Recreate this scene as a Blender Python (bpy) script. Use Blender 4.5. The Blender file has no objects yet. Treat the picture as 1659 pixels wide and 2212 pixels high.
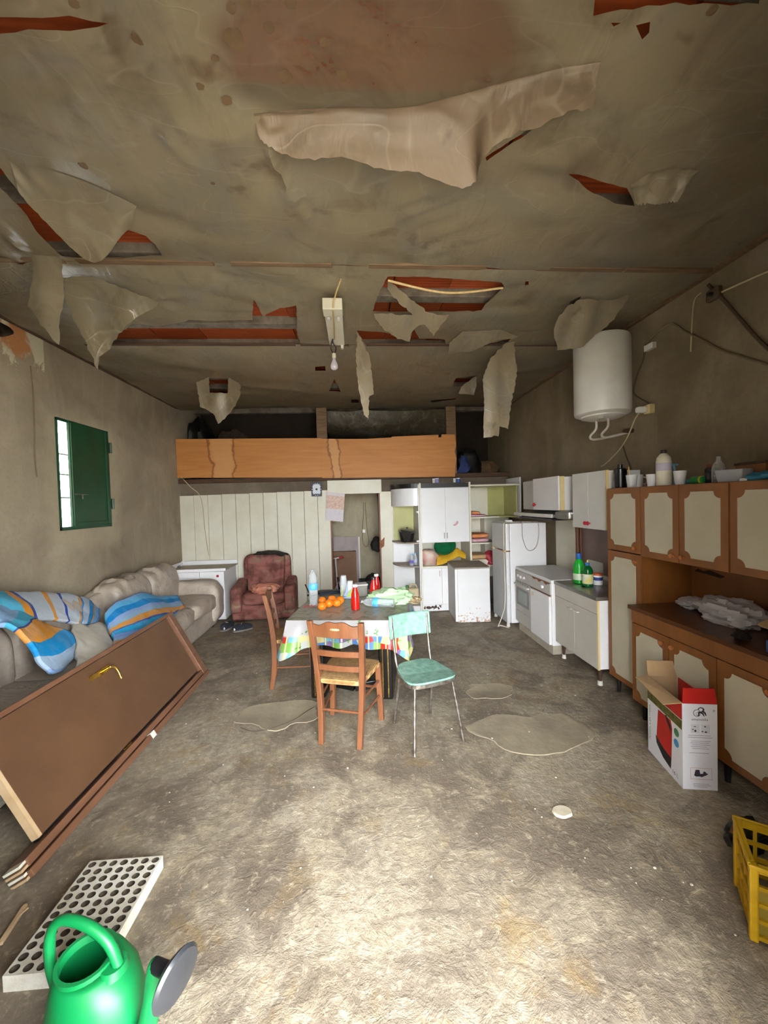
import bpy, bmesh, math, random
from mathutils import Vector, Matrix, noise
from mathutils.geometry import delaunay_2d_cdt
random.seed(7)
PI = math.pi
SC = bpy.context.scene
C = SC.collection

# ------------------------------------------------------------------ camera
F, CX, CY, CAMH = 831.0, 829.5, 1106.0, 1.72
_y, _p, _r = math.radians(4.1), math.radians(-1.45), math.radians(1.6)
FWD = Vector((math.sin(_y)*math.cos(_p), math.cos(_y)*math.cos(_p), math.sin(_p)))
_r0 = Vector((math.cos(_y), -math.sin(_y), 0)); _u0 = _r0.cross(FWD)
RGT = _r0*math.cos(_r) - _u0*math.sin(_r)
UPV = RGT.cross(FWD)
CAMP = Vector((0, 0, CAMH))
cam = bpy.data.cameras.new('camera'); cam_o = bpy.data.objects.new('camera', cam); C.objects.link(cam_o)
cam.sensor_fit = 'HORIZONTAL'; cam.sensor_width = 36.0; cam.lens = F*36.0/1659.0; cam.clip_start = 0.05
cam_o.matrix_world = Matrix(((RGT.x, UPV.x, -FWD.x, 0), (RGT.y, UPV.y, -FWD.y, 0), (RGT.z, UPV.z, -FWD.z, CAMH), (0, 0, 0, 1)))
SC.camera = cam_o

# ------------------------------------------------------------------ daylight and exposure
world = bpy.data.worlds.new('world'); SC.world = world; world.use_nodes = True
_bg = world.node_tree.nodes['Background']
_bg.inputs[0].default_value = (0.94, 0.975, 1.0, 1); _bg.inputs[1].default_value = 42.0
SC.view_settings.view_transform = 'Standard'; SC.view_settings.look = 'None'
SC.view_settings.gamma = 1.0; SC.view_settings.use_curve_mapping = False
SC.view_settings.exposure = -0.18
SC.cycles.max_bounces = 6; SC.cycles.diffuse_bounces = 4; SC.cycles.glossy_bounces = 2; SC.cycles.transparent_max_bounces = 12
SC.cycles.sample_clamp_indirect = 8.0

# ------------------------------------------------------------------ helpers: places in the room
def ray(px, py): return RGT*((px-CX)/F) - UPV*((py-CY)/F) + FWD
def at(px, py, X=None, Y=None, Z=None):
    d = ray(px, py)
    t = X/d.x if X is not None else (Y/d.y if Y is not None else (Z-CAMH)/d.z)
    return CAMP + d*t
def on_plane(px, py, p0, n):
    d = ray(px, py); t = (Vector(p0)-CAMP).dot(n)/d.dot(n); return CAMP + d*t

# ------------------------------------------------------------------ helpers: materials
def lin(h):
    if isinstance(h, str):
        h = h.lstrip('#'); v = [int(h[i:i+2], 16)/255 for i in (0, 2, 4)]
        v = [c/12.92 if c <= .04045 else ((c+.055)/1.055)**2.4 for c in v]
    else: v = list(h)
    return (v[0], v[1], v[2], 1.0)
class NT:
    def __init__(s, name):
        s.m = bpy.data.materials.new(name); s.m.use_nodes = True; s.t = s.m.node_tree
        s.b = s.t.nodes['Principled BSDF']; s.out = s.t.nodes['Material Output']
    def n(s, typ, **k):
        nd = s.t.nodes.new(typ)
        for a, v in k.items(): setattr(nd, a, v)
        return nd
    def l(s, a, b): s.t.links.new(a, b)
    def coords(s, scale=(1, 1, 1), kind='Object', rot=(0, 0, 0)):
        tc = s.n('ShaderNodeTexCoord'); mp = s.n('ShaderNodeMapping')
        mp.inputs['Scale'].default_value = scale; mp.inputs['Rotation'].default_value = rot
        s.l(tc.outputs[kind], mp.inputs[0]); return mp.outputs[0]
    def noise(s, vec, scale, detail=4, rough=.6, dist=0):
        nd = s.n('ShaderNodeTexNoise'); nd.inputs['Scale'].default_value = scale; nd.inputs['Detail'].default_value = detail
        nd.inputs['Roughness'].default_value = rough; nd.inputs['Distortion'].default_value = dist
        s.l(vec, nd.inputs['Vector']); return nd.outputs['Fac']
    def ramp(s, fac, stops, interp='LINEAR'):
        r = s.n('ShaderNodeValToRGB'); r.color_ramp.interpolation = interp
        e = r.color_ramp.elements
        while len(e) > 1: e.remove(e[0])
        e[0].position, e[0].color = stops[0][0], lin(stops[0][1])
        for p, c in stops[1:]:
            x = e.new(p); x.color = lin(c)
        s.l(fac, r.inputs[0]); return r.outputs[0]
    def mix(s, fac, a, b, mode='MIX'):
        m = s.n('ShaderNodeMix', data_type='RGBA', blend_type=mode)
        for k, v in ((0, fac), (6, a), (7, b)):
            if hasattr(v, 'is_output'): s.l(v, m.inputs[k])
            else: m.inputs[k].default_value = v if k == 0 else lin(v)
        return m.outputs[2]
    def math(s, op, a, b=0.0, c=0.0):
        m = s.n('ShaderNodeMath', operation=op)
        for i, v in enumerate((a, b, c)):
            if hasattr(v, 'is_output'): s.l(v, m.inputs[i])
            else: m.inputs[i].default_value = v
        return m.outputs[0]
    def sep(s, vec):
        x = s.n('ShaderNodeSeparateXYZ'); s.l(vec, x.inputs[0]); return x.outputs
    def color(s, c):
        if hasattr(c, 'is_output'): s.l(c, s.b.inputs['Base Color'])
        else: s.b.inputs['Base Color'].default_value = lin(c)
    def bump(s, h, strength=.3, dist=.01):
        b = s.n('ShaderNodeBump'); b.inputs['Strength'].default_value = strength; b.inputs['Distance'].default_value = dist
        s.l(h, b.inputs['Height']); s.l(b.outputs[0], s.b.inputs['Normal'])
    def set(s, **k):
        for a, v in k.items(): s.b.inputs[a.replace('_', ' ')].default_value = v
        return s
MATS = {}
def mat(name, c1, c2=None, scale=6, rough=.55, metal=0, bump=0, bscale=60, lo=.35, hi=.65, stretch=(1, 1, 1), detail=5, spec=.5):
    if name in MATS: return MATS[name]
    t = NT(name); t.set(Roughness=rough, Metallic=metal, Specular_IOR_Level=spec)
    v = t.coords(stretch)
    if c2 is None:
        a = lin(c1); c2v = tuple(min(1, x*1.1) for x in a[:3]); c1v = tuple(x*.9 for x in a[:3])
    else: c1v, c2v = c1, c2
    t.color(t.ramp(t.noise(v, scale, detail), [(lo, c1v), (hi, c2v)]))
    if bump: t.bump(t.noise(v, bscale, 4), bump, .01)
    MATS[name] = t.m; return t.m
def clear_mat(name, tint=(.95, .97, 1), amount=.85, rough=.08):
    t = NT(name); tr = t.n('ShaderNodeBsdfTransparent'); tr.inputs[0].default_value = lin(tint)
    mx = t.n('ShaderNodeMixShader'); t.set(Base_Color=lin((.75, .78, .8)), Roughness=rough)
    lw = t.n('ShaderNodeLayerWeight'); lw.inputs[0].default_value = .35
    f = t.math('SUBTRACT', amount, t.math('MULTIPLY', lw.outputs['Facing'], .45))
    t.l(f, mx.inputs[0]); t.l(t.b.outputs[0], mx.inputs[1]); t.l(tr.outputs[0], mx.inputs[2]); t.l(mx.outputs[0], t.out.inputs[0])
    MATS[name] = t.m; return t.m

# ------------------------------------------------------------------ helpers: meshes
class MB:
    def __init__(s): s.v = []; s.f = []
    def add(s, vs, fs):
        o = len(s.v); s.v += [tuple(p) for p in vs]; s.f += [tuple(i+o for i in f) for f in fs]; return s
    def box(s, x0, x1, y0, y1, z0, z1):
        return s.add([(x0, y0, z0), (x1, y0, z0), (x1, y1, z0), (x0, y1, z0), (x0, y0, z1), (x1, y0, z1), (x1, y1, z1), (x0, y1, z1)],
                     [(3, 2, 1, 0), (4, 5, 6, 7), (0, 1, 5, 4), (1, 2, 6, 5), (2, 3, 7, 6), (3, 0, 4, 7)])
    def hexa(s, p):   # eight corners, bottom four then top four
        return s.add(p, [(3, 2, 1, 0), (4, 5, 6, 7), (0, 1, 5, 4), (1, 2, 6, 5), (2, 3, 7, 6), (3, 0, 4, 7)])
    def ring_loft(s, rings, cap0=True, cap1=True, closed=True):
        n = len(rings[0]); o = len(s.v)
        for r in rings: s.v += [tuple(p) for p in r]
        for i in range(len(rings)-1):
            for j in range(n if closed else n-1):
                k = (j+1) % n
                s.f.append((o+i*n+j, o+i*n+k, o+(i+1)*n+k, o+(i+1)*n+j))
        if cap0: s.f.append(tuple(o+j for j in reversed(range(n))))
        if cap1: s.f.append(tuple(o+(len(rings)-1)*n+j for j in range(n)))
        return s
    def lathe(s, prof, c=(0, 0, 0), seg=20, axis='z', cap0=True, cap1=True, sx=1, sy=1):
        rings = []
        for r, h in prof:
            ring = []
            for j in range(seg):
                a = 2*PI*j/seg; x, y = r*math.cos(a)*sx, r*math.sin(a)*sy
                p = (x, y, h) if axis == 'z' else ((h, x, y) if axis == 'x' else (y, h, x))
                ring.append((p[0]+c[0], p[1]+c[1], p[2]+c[2]))
            rings.append(ring)
        return s.ring_loft(rings, cap0, cap1)
    def tube(s, pts, r, seg=8, cap=True):
        pts = [Vector(p) for p in pts]; rings = []; up = None
        for i, p in enumerate(pts):
            d = (pts[min(i+1, len(pts)-1)]-pts[max(i-1, 0)]).normalized()
            if up is None: up = Vector((0, 0, 1)) if abs(d.z) < .9 else Vector((1, 0, 0))
            a = d.cross(up).normalized(); b = a.cross(d).normalized(); up = b
            rr = r[i] if isinstance(r, (list, tuple)) else r
            rings.append([p+a*math.cos(2*PI*j/seg)*rr+b*math.sin(2*PI*j/seg)*rr for j in range(seg)])
        return s.ring_loft(rings, cap, cap)
    def beam(s, a, b, w, h, up=(0, 0, 1)):   # rectangular bar from a to b
        a, b = Vector(a), Vector(b); d = (b-a).normalized(); u = Vector(up); x = d.cross(u).normalized(); u = x.cross(d)
        p = []
        for e in (a, b): p += [e-x*w/2-u*h/2, e+x*w/2-u*h/2, e+x*w/2+u*h/2, e-x*w/2+u*h/2]
        return s.add(p, [(0, 1, 2, 3), (7, 6, 5, 4), (4, 5, 1, 0), (5, 6, 2, 1), (6, 7, 3, 2), (7, 4, 0, 3)])
    def prism(s, poly, a, b, fn):   # polygon (u,v) extruded from a to b, fn(u,v,w)->xyz
        n = len(poly)
        s.add([fn(u, v, a) for u, v in poly]+[fn(u, v, b) for u, v in poly],
              [tuple(range(n)), tuple(reversed(range(n, 2*n)))]+[(j, n+j, n+(j+1) % n, (j+1) % n) for j in range(n)])
        return s
    def cushion(s, c, size, e=.5, e2=.5, seg=28, ringn=16, fn=None):
        rings = []
        sg = lambda v, k: math.copysign(abs(v)**k, v)
        for i in range(1, ringn):
            ph = -PI/2+PI*i/ringn; ring = []
            for j in range(seg):
                th = 2*PI*j/seg
                p = Vector((sg(math.cos(ph), e)*sg(math.cos(th), e2), sg(math.cos(ph), e)*sg(math.sin(th), e2), sg(math.sin(ph), e)))
                q = Vector((p.x*size[0]/2, p.y*size[1]/2, p.z*size[2]/2))
                if fn: q = fn(p, q)
                ring.append(q+Vector(c))
            rings.append(ring)
        return s.ring_loft(rings)
    def grid(s, rows):
        n, m = len(rows), len(rows[0])
        return s.add([p for r in rows for p in r], [(i*m+j, i*m+j+1, (i+1)*m+j+1, (i+1)*m+j) for i in range(n-1) for j in range(m-1)])
def mk(name, mb, material, parent=None, smooth=False, bevel=0, solid=0, sub=0, bseg=2, weld=False, kind=None, label=None):
    me = bpy.data.meshes.new(name)
    off = Vector((0, 0, 0))
    if parent is not None and parent.get('_w'): off = Vector(parent['_w'])
    me.from_pydata([(v[0]-off.x, v[1]-off.y, v[2]-off.z) for v in mb.v], [], mb.f); me.update()
    bm = bmesh.new(); bm.from_mesh(me)
    if weld: bmesh.ops.remove_doubles(bm, verts=bm.verts, dist=1e-4)
    if not solid: bmesh.ops.recalc_face_normals(bm, faces=bm.faces)
    bm.to_mesh(me); bm.free()
    if smooth:
        for p in me.polygons: p.use_smooth = True
    me.materials.append(material)
    o = bpy.data.objects.new(name, me); C.objects.link(o)
    if parent is not None:
        o.parent = parent
        if parent.get('_w'): o['_w'] = list(parent['_w'])
    if solid:
        md = o.modifiers.new('solid', 'SOLIDIFY'); md.thickness = solid; md.offset = 0
    if bevel:
        md = o.modifiers.new('bevel', 'BEVEL'); md.width = bevel; md.segments = bseg; md.limit_method = 'ANGLE'
    if sub:
        md = o.modifiers.new('sub', 'SUBSURF'); md.levels = sub; md.render_levels = sub
    if smooth and (bevel or not sub):
        try:
            for p in me.polygons: p.use_smooth = True
            me.set_sharp_from_angle(angle=math.radians(40))
        except Exception: pass
    if kind: o['kind'] = kind
    if label: o['label'] = label
    return o
def thing(name, label, cat, loc=(0, 0, 0), rz=0, group=None, world=False):
    o = bpy.data.objects.new(name, None); C.objects.link(o); o.empty_display_size = .1
    o.location = loc; o.rotation_euler = (0, 0, rz); o['label'] = label; o['category'] = cat
    if group: o['group'] = group
    if world: o['_w'] = list(loc)          # parts are then given in room coordinates
    return o
def tag(o, label, cat, group=None):
    o['label'] = label; o['category'] = cat
    if group: o['group'] = group
    return o
def struct(name, mb=None, m=None, parent=None, label=None, **k):
    if mb is None:
        o = bpy.data.objects.new(name, None); C.objects.link(o)
    else: o = mk(name, mb, m, parent, **k)
    if parent is None:
        o['kind'] = 'structure'
        if label: o['label'] = label
    return o
def dup(o, parent=None, loc=None):
    c = o.copy(); C.objects.link(c)
    if parent is not None: c.parent = parent
    if loc is not None: c.location = loc
    return c
def inst(name, me, parent, loc, rot=(0, 0, 0), scale=(1, 1, 1)):
    o = bpy.data.objects.new(name, me); C.objects.link(o); o.parent = parent
    w = parent.get('_w') if parent else None
    o.location = Vector(loc)-Vector(w) if w else loc
    o.rotation_euler = rot; o.scale = scale; return o
def origin_mesh(o):      # move a top-level mesh's origin to its base centre
    vs = [v.co.copy() for v in o.data.vertices]
    c = Vector(((min(v.x for v in vs)+max(v.x for v in vs))/2, (min(v.y for v in vs)+max(v.y for v in vs))/2, min(v.z for v in vs)))
    o.data.transform(Matrix.Translation(-c)); o.location = c; return o
def cr(p, t):            # Catmull-Rom through a list
    n = len(p)-1; x = max(0, min(n-1e-6, t*n)); i = int(x); f = x-i
    a, b, c, d = p[max(i-1, 0)], p[i], p[min(i+1, n)], p[min(i+2, n)]
    return (b*2+(c-a)*f+(a*2-b*5+c*4-d)*f*f+(b*3-a-c*3+d)*f**3)*.5
def curve(pts, n=24):
    p = [Vector(q) for q in pts]; return [cr(p, i/n) for i in range(n+1)]
def patch(rows, nu=30, nv=30, amp=0, fs=6, seed=0):
    R = [[Vector(p) for p in r] for r in rows]; out = []
    cols = [[cr(r, v/nv) for v in range(nv+1)] for r in R]
    for u in range(nu+1):
        line = []
        for v in range(nv+1):
            q = cr([c[v] for c in cols], u/nu)
            if amp: q = q+noise.noise_vector(q*fs+Vector((seed, 0, 0)))*amp+noise.noise_vector(q*fs*2.7+Vector((0, seed, 0)))*amp*.4
            line.append(q)
        out.append(line)
    return MB().grid(out)
def blob(c, size, amp=.25, fs=4, seed=0, seg=36, rn=20, flat=True, e=.8):
    def fn(p, q):
        d = noise.noise(p*fs*.5+Vector((seed, seed*2, 3)))*amp + (1-2*abs(noise.noise(p*fs+Vector((seed*3, 1, 2)))))*amp*.45
        q = q*(1+d)
        if flat and q.z < -size[2]*.4: q.z = -size[2]*.4
        return q
    return MB().cushion((c[0], c[1], c[2]+(size[2]*.4 if flat else size[2]/2)), size, e, e, seg, rn, fn)
def inside(p, poly):
    r = False; n = len(poly); j = n-1
    for i in range(n):
        a, b = poly[i], poly[j]
        if (a[1] > p[1]) != (b[1] > p[1]) and p[0] < (b[0]-a[0])*(p[1]-a[1])/(b[1]-a[1])+a[0]: r = not r
        j = i
    return r
def dens(poly, step):
    out = []
    for i, a in enumerate(poly):
        b = poly[(i+1) % len(poly)]; d = math.hypot(b[0]-a[0], b[1]-a[1]); n = max(1, int(d/step))
        out += [(a[0]+(b[0]-a[0])*k/n, a[1]+(b[1]-a[1])*k/n) for k in range(n)]
    return out
def cdt(outer, holes, step, rag=0, ragout=False):
    pts = []; edges = []
    polys = []
    for P in [outer]+holes:
        d = dens(P, step)
        if rag and (P is not outer or ragout): d = [(x+random.uniform(-rag, rag), y+random.uniform(-rag, rag)) for x, y in d]
        polys.append(d); o = len(pts); pts += d; edges += [(o+i, o+(i+1) % len(d)) for i in range(len(d))]
    xs = [p[0] for p in outer]; ys = [p[1] for p in outer]
    x = min(xs)+step/2; k = 0
    while x < max(xs):
        y = min(ys)+step/2+(k % 2)*step*.5
        while y < max(ys):
            if inside((x, y), polys[0]) and not any(inside((x, y), h) for h in polys[1:]):
                pts.append((x+random.uniform(-.15, .15)*step, y+random.uniform(-.15, .15)*step))
            y += step
        x += step*.87; k += 1
    vs, es, fs, *_ = delaunay_2d_cdt([Vector(p) for p in pts], edges, [], 0, 1e-6)
    keep = []
    for f in fs:
        c = (sum(vs[i].x for i in f)/len(f), sum(vs[i].y for i in f)/len(f))
        if inside(c, polys[0]) and not any(inside(c, h) for h in polys[1:]): keep.append(tuple(f))
    return [(v.x, v.y) for v in vs], keep
def text_mb(body, size, fn, depth=.0006, align='LEFT'):
    cu = bpy.data.curves.new('txt', 'FONT'); cu.body = body; cu.size = size; cu.extrude = 0; cu.resolution_u = 2; cu.align_x = align
    o = bpy.data.objects.new('txt', cu); C.objects.link(o)
    dg = bpy.context.evaluated_depsgraph_get(); me = bpy.data.meshes.new_from_object(o.evaluated_get(dg))
    mb = MB().add([fn(v.co.x, v.co.y, depth) for v in me.vertices], [tuple(p.vertices) for p in me.polygons])
    bpy.data.objects.remove(o); bpy.data.curves.remove(cu); bpy.data.meshes.remove(me); return mb

# ------------------------------------------------------------------ materials of the setting
def floor_mat():
    t = NT('concrete floor'); v = t.coords()
    a = t.noise(v, .9, 4, .65, .4); b = t.noise(v, 3.1, 5, .7, .6); c = t.noise(v, 24, 4, .75, .3); d = t.noise(v, 7, 5, .75, 1.2)
    col = t.ramp(a, [(.3, '#584c3f'), (.44, '#7d7161'), (.58, '#a39886'), (.72, '#96866b')])
    col = t.mix(t.ramp(b, [(.45, (0, 0, 0)), (.68, (1, 1, 1))]), col, '#a0937c')
    col = t.mix(t.ramp(d, [(.56, (0, 0, 0)), (.72, (.7, .7, .7))]), col, '#b9aa8c')
    col = t.mix(t.ramp(t.noise(v, 1.7, 4, .6, 1.5), [(.48, (0, 0, 0)), (.62, (.8, .8, .8))]), col, '#62564a')
    col = t.mix(t.ramp(c, [(.35, (.55, .55, .55)), (.55, (0, 0, 0))]), col, '#6f6557')
    col = t.mix(t.ramp(t.noise(v, 2.3, 4, .7, .5), [(.56, (0, 0, 0)), (.7, (.6, .6, .6))]), col, '#8d7345')
    col = t.mix(t.ramp(c, [(.55, (0, 0, 0)), (.72, (.75, .75, .75))]), col, '#b8ac94')
    t.color(col); t.set(Roughness=.62, Specular_IOR_Level=.45)
    h = t.math('ADD', t.math('MULTIPLY', b, .8), t.math('ADD', t.math('MULTIPLY', d, .6), t.math('MULTIPLY', c, .55)))
    t.bump(h, .6, .022); return t.m
def wall_mat(name, c1, c2, c3, stain=None):
    t = NT(name); v = t.coords(); vs = t.coords((1, 1, .35))
    a = t.noise(v, 1.1, 4, .6, .5); b = t.noise(vs, 3.5, 4, .65, .8); c = t.noise(v, 30, 3, .6)
    col = t.ramp(a, [(.32, c1), (.5, c2), (.7, c3)])
    col = t.mix(t.ramp(b, [(.5, (0, 0, 0)), (.75, (.6, .6, .6))]), col, c3)
    col = t.mix(t.ramp(c, [(.3, (.3, .3, .3)), (.5, (0, 0, 0))]), col, c1)
    if stain: col = stain(t, v, col)
    t.color(col); t.set(Roughness=.9, Specular_IOR_Level=.2)
    t.bump(t.math('ADD', t.math('MULTIPLY', b, .5), t.math('MULTIPLY', c, .3)), .45, .02); return t.m
def left_stain(t, v, col):      # peeled paint under the ceiling, old lime wash round the window
    x, y, z = t.sep(v)
    top = t.math('MULTIPLY', t.math('SMOOTH_MIN', 1.0, t.math('MAXIMUM', t.math('MULTIPLY', t.math('SUBTRACT', z, 2.72), 2.2), 0), .1),
                 t.math('LESS_THAN', y, 3.85))
    pe = t.ramp(t.math('MULTIPLY', t.noise(v, 5, 8, .7, .6), t.math('ADD', top, .35)), [(.5, (0, 0, 0)), (.56, (1, 1, 1))])
    col = t.mix(pe, col, '#c9c3ab')
    br = t.ramp(t.math('MULTIPLY', t.noise(v, 2.6, 5, .6, .3), top), [(.42, (0, 0, 0)), (.5, (1, 1, 1))])
    col = t.mix(br, col, '#a8764e')
    dy = t.math('ABSOLUTE', t.math('SUBTRACT', y, 4.35)); dz = t.math('ABSOLUTE', t.math('SUBTRACT', z, 2.0))
    dd = t.math('MAXIMUM', t.math('SUBTRACT', dy, .46), t.math('SUBTRACT', dz, .62))
    dd = t.math('ADD', dd, t.math('MULTIPLY', t.math('SUBTRACT', t.noise(v, 4, 5, .6), .5), .35))
    return t.mix(t.ramp(dd, [(0, (.38, .38, .38)), (.12, (0, 0, 0))]), col, '#b3a78e')
M_FLOOR = floor_mat()
M_WALL_L = wall_mat('left wall plaster', '#837867', '#958976', '#a89c87', left_stain)
M_WALL_R = wall_mat('right wall render', '#70654f', '#80745f', '#91856f')
M_WALL_I = wall_mat('inner room plaster', '#a2967e', '#b5aa92', '#c4baa3')
M_WALL_B = wall_mat('bare render band', '#5b5146', '#6d6255', '#7d7264')
M_GROUND = mat('yard ground', '#b8ad99', '#cfc6b4', 2, .9)
M_JOIST = mat('concrete joist', '#5b5349', '#7b7266', 9, .9, bump=.5)
def brick_mat():
    t = NT('clay ceiling tile'); v = t.coords((1, 1, 1)); oi = t.n('ShaderNodeObjectInfo')
    base = t.ramp(oi.outputs['Random'], [(0, '#8c3817'), (.5, '#9c4421'), (.8, '#a64f2d'), (1, '#7c3419')])
    col = t.mix(t.ramp(t.noise(v, 6, 6, .65), [(.4, (0, 0, 0)), (.72, (.5, .5, .5))]), base, '#7e4028')
    t.color(col); t.set(Roughness=.85, Specular_IOR_Level=.2)
    w = t.n('ShaderNodeTexWave', wave_type='BANDS', bands_direction='Y'); w.inputs['Scale'].default_value = 9; t.l(v, w.inputs[0])
    t.bump(w.outputs['Fac'], .4, .006); return t.m
M_BRICK = brick_mat()
M_BATTEN = mat('ceiling batten wood', '#5f4934', '#776048', 8, .7, stretch=(.6, 6, 6))
SPOTS = ((507, 92, .042), (582, 75, .022), (465, 129, .016), (433, 190, .017), (490, 221, .024), (296, 92, .022), (615, 176, .035), (180, 366, .024), (460, 402, .014), (628, 28, .026), (500, 30, .02), (530, 20, .025), (700, 110, .02), (740, 180, .03), (1540, 37, .02), (160, 20, .02))
def film_mat(name, base, base2, thru, rough=.34, spots=False):
    t = NT(name); v = t.coords(); w = t.coords((1.6, .5, 1), rot=(0, 0, .6))
    a = t.noise(v, .8, 3, .6, .5); b = t.noise(w, 5, 3, .65, 1.0); c = t.noise(v, 3.2, 3, .7, .4)
    col = t.ramp(a, [(.35, base), (.65, base2)])
    col = t.mix(t.ramp(t.noise(v, 1.6, 4, .7, .8), [(.48, (0, 0, 0)), (.66, (.6, .6, .6))]), col, '#7d7a72')
    col = t.mix(t.ramp(t.noise(v, 2.7, 4, .72, 1.0), [(.52, (0, 0, 0)), (.7, (.65, .65, .65))]), col, '#5f5442')
    col = t.mix(t.ramp(b, [(.55, (0, 0, 0)), (.75, (.5, .5, .5))]), col, '#a89d86')
    cr1 = t.noise(t.coords((1, 2.2, 1), rot=(0, 0, -.5)), 2.2, 1.2, .4, .7)
    crz = t.ramp(t.math('ABSOLUTE', t.math('SUBTRACT', cr1, .5)), [(.0, (.22, .22, .22)), (.012, (0, 0, 0))])
    col = t.mix(crz, col, '#b9b09c')
    col = t.mix(t.ramp(c, [(.66, (0, 0, 0)), (.71, (.55, .55, .55))]), col, '#57452f')
    t.color(col); t.set(Roughness=rough, Specular_IOR_Level=.5)
    t.bump(t.math('ADD', t.math('ADD', b, t.math('MULTIPLY', crz, .6)), t.math('MULTIPLY', t.noise(v, 1.7, 1, .5, .5), 1.5)), .34, .02)
    tl = t.n('ShaderNodeBsdfTranslucent'); tl.inputs[0].default_value = lin(base2); tp = t.n('ShaderNodeBsdfTransparent')
    m1 = t.n('ShaderNodeMixShader'); m1.inputs[0].default_value = .3
    t.l(t.b.outputs[0], m1.inputs[1]); t.l(tl.outputs[0], m1.inputs[2])
    if thru == 0:
        t.l(m1.outputs[0], t.out.inputs[0]); return t.m
    m2 = t.n('ShaderNodeMixShader'); m2.inputs[0].default_value = thru
    if spots:                                   # cleaner film lets the clay tiles show through
        x, y, z = t.sep(v)
        g = t.math('ADD', t.math('POWER', t.math('MULTIPLY', t.math('SUBTRACT', x, .1), 1.35), 2), t.math('POWER', t.math('MULTIPLY', t.math('SUBTRACT', y, 1.42), 3.0), 2))
        g = t.math('ADD', g, t.math('MULTIPLY', t.math('SUBTRACT', a, .5), 1.2))
        t.l(t.ramp(g, [(.42, (.4, .4, .4)), (.66, (thru, thru, thru))]), m2.inputs[0])
    t.l(m1.outputs[0], m2.inputs[1]); t.l(tp.outputs[0], m2.inputs[2]); t.l(m2.outputs[0], t.out.inputs[0]); return t.m
M_FILM = film_mat('dusty plastic film', '#867b63', '#9a8f76', .1, .32, True)
M_FILMB = film_mat('dusty plastic film far', '#837860', '#968b72', 0, .32)
M_FILMD = film_mat('shade-dark plastic film', '#3e372c', '#4d4538', 0, .45)  # darker film copy for the drape, with the loft's shade painted in
M_FILM2 = film_mat('loose plastic film', '#80745f', '#8e826c', 0)
M_FILMP = film_mat('clay tinted film', '#776552', '#86735f', 0, .5)
M_FILM3 = film_mat('glossy plastic film', '#6f6653', '#7f7562', 0, .14)
M_PLY = None
def ply_mat():
    t = NT('stained plywood'); v = t.coords((.5, 1, 5)); v2 = t.coords()
    a = t.noise(v, 3, 6, .6, .6); col = t.ramp(a, [(.3, '#ab6f36'), (.5, '#b5783d'), (.7, '#bd8347')])
    x, y, z = t.sep(v2)
    w = t.math('ADD', x, t.math('MULTIPLY', t.math('SUBTRACT', t.noise(t.coords((1, 1, 1)), 2.2, 4, .6), .5), .35))
    for c0, hw in ((-2.15, .17), (-.33, .07)):         # water runs with a dark rim
        d = t.math('ABSOLUTE', t.math('SUBTRACT', w, c0))
        col = t.mix(t.ramp(d, [(hw*.7, (.45, .45, .45)), (hw, (0, 0, 0))]), col, '#d0a06c')
        col = t.mix(t.ramp(t.math('ABSOLUTE', t.math('SUBTRACT', d, hw)), [(.006, (.75, .75, .75)), (.022, (0, 0, 0))]), col, '#6f3f17')
    t.color(col); t.set(Roughness=.6); return t.m
M_PLY = ply_mat()
M_DARKWOOD = mat('dark old beam', '#3c2a1e', '#553c2b', 7, .8, stretch=(.5, 5, 5))
M_CREAM = mat('cream board paint', '#d6d1bd', '#e2dece', 3, .45)
M_CREAM_EDGE = mat('plank groove shadow gap', '#6b6658')
M_BROWNTRIM = mat('brown door trim', '#6e3f28', '#7f4c32', 8, .5)
M_GREEN = mat('green shutter paint', '#0a3a22', '#0e462d', 5, .42)
M_WHITE = mat('white laminate', '#eeeeef', '#f4f4f5', 2, .35)
M_WHITE2 = mat('white enamel', '#f0f0f2', '#f6f6f7', 2, .28)
M_BLACK = mat('black plastic', '#0e0e10', '#17171a', 4, .45)
M_DARK = mat('dark fabric', '#17130f', '#241d18', 6, .9)
M_STEEL = mat('steel', '#9b9a96', '#b5b4b0', 8, .3, metal=.9)
M_METALW = mat('white painted metal', '#d8d6cf', '#e5e3dc', 4, .4)

XL, XR, YB, YI, ZC = -2.87, 2.65, 6.5, 7.55, 3.46
# ------------------------------------------------------------------ floor, yard, walls
fl = struct('floor', MB().box(XL-.3, XR+.3, .3, 8.5, -.12, 0), M_FLOOR, label='rough stained concrete floor')
struct('ground', MB().box(-30, 30, -40, .3, -.16, -.03), M_GROUND, label='pale yard outside the doorway')
def irregular(cx, cy, rx, ry, seed, n=34, amp=.28):
    out = []
    for i in range(n):
        a = 2*PI*i/n; k = 1+amp*noise.noise(Vector((math.cos(a)*1.6+seed, math.sin(a)*1.6, seed*.7)))*1.6+amp*.3*noise.noise(Vector((math.cos(a)*6, math.sin(a)*6+seed, 0)))
        out.append((cx+rx*k*math.cos(a), cy+ry*k*math.sin(a)))
    return out
M_PATCH = mat('repair mortar', '#857968', '#a4987f', 3, .8, bump=.4, bscale=18)
for (px, py, rx, ry, sd) in ((600, 1545, .34, .2, 1), (1055, 1492, .21, .13, 2), (1150, 1580, .38, .26, 3.3)):
    c = at(px, py, Z=0); po = irregular(c.x, c.y, rx, ry, sd)
    inner = [(c.x+(x-c.x)*.9, c.y+(y-c.y)*.9) for x, y in po]
    mb = MB().ring_loft([[(x, y, -.004) for x, y in po], [(x, y, .004) for x, y in [(c.x+(a-c.x)*.965, c.y+(b-c.y)*.965) for a, b in po]], [(x, y, .0015) for x, y in inner]], False, True)
    mk('mortar_patch', mb, M_PATCH, fl, smooth=True)
c = at(1213, 1755, Z=0)
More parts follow.
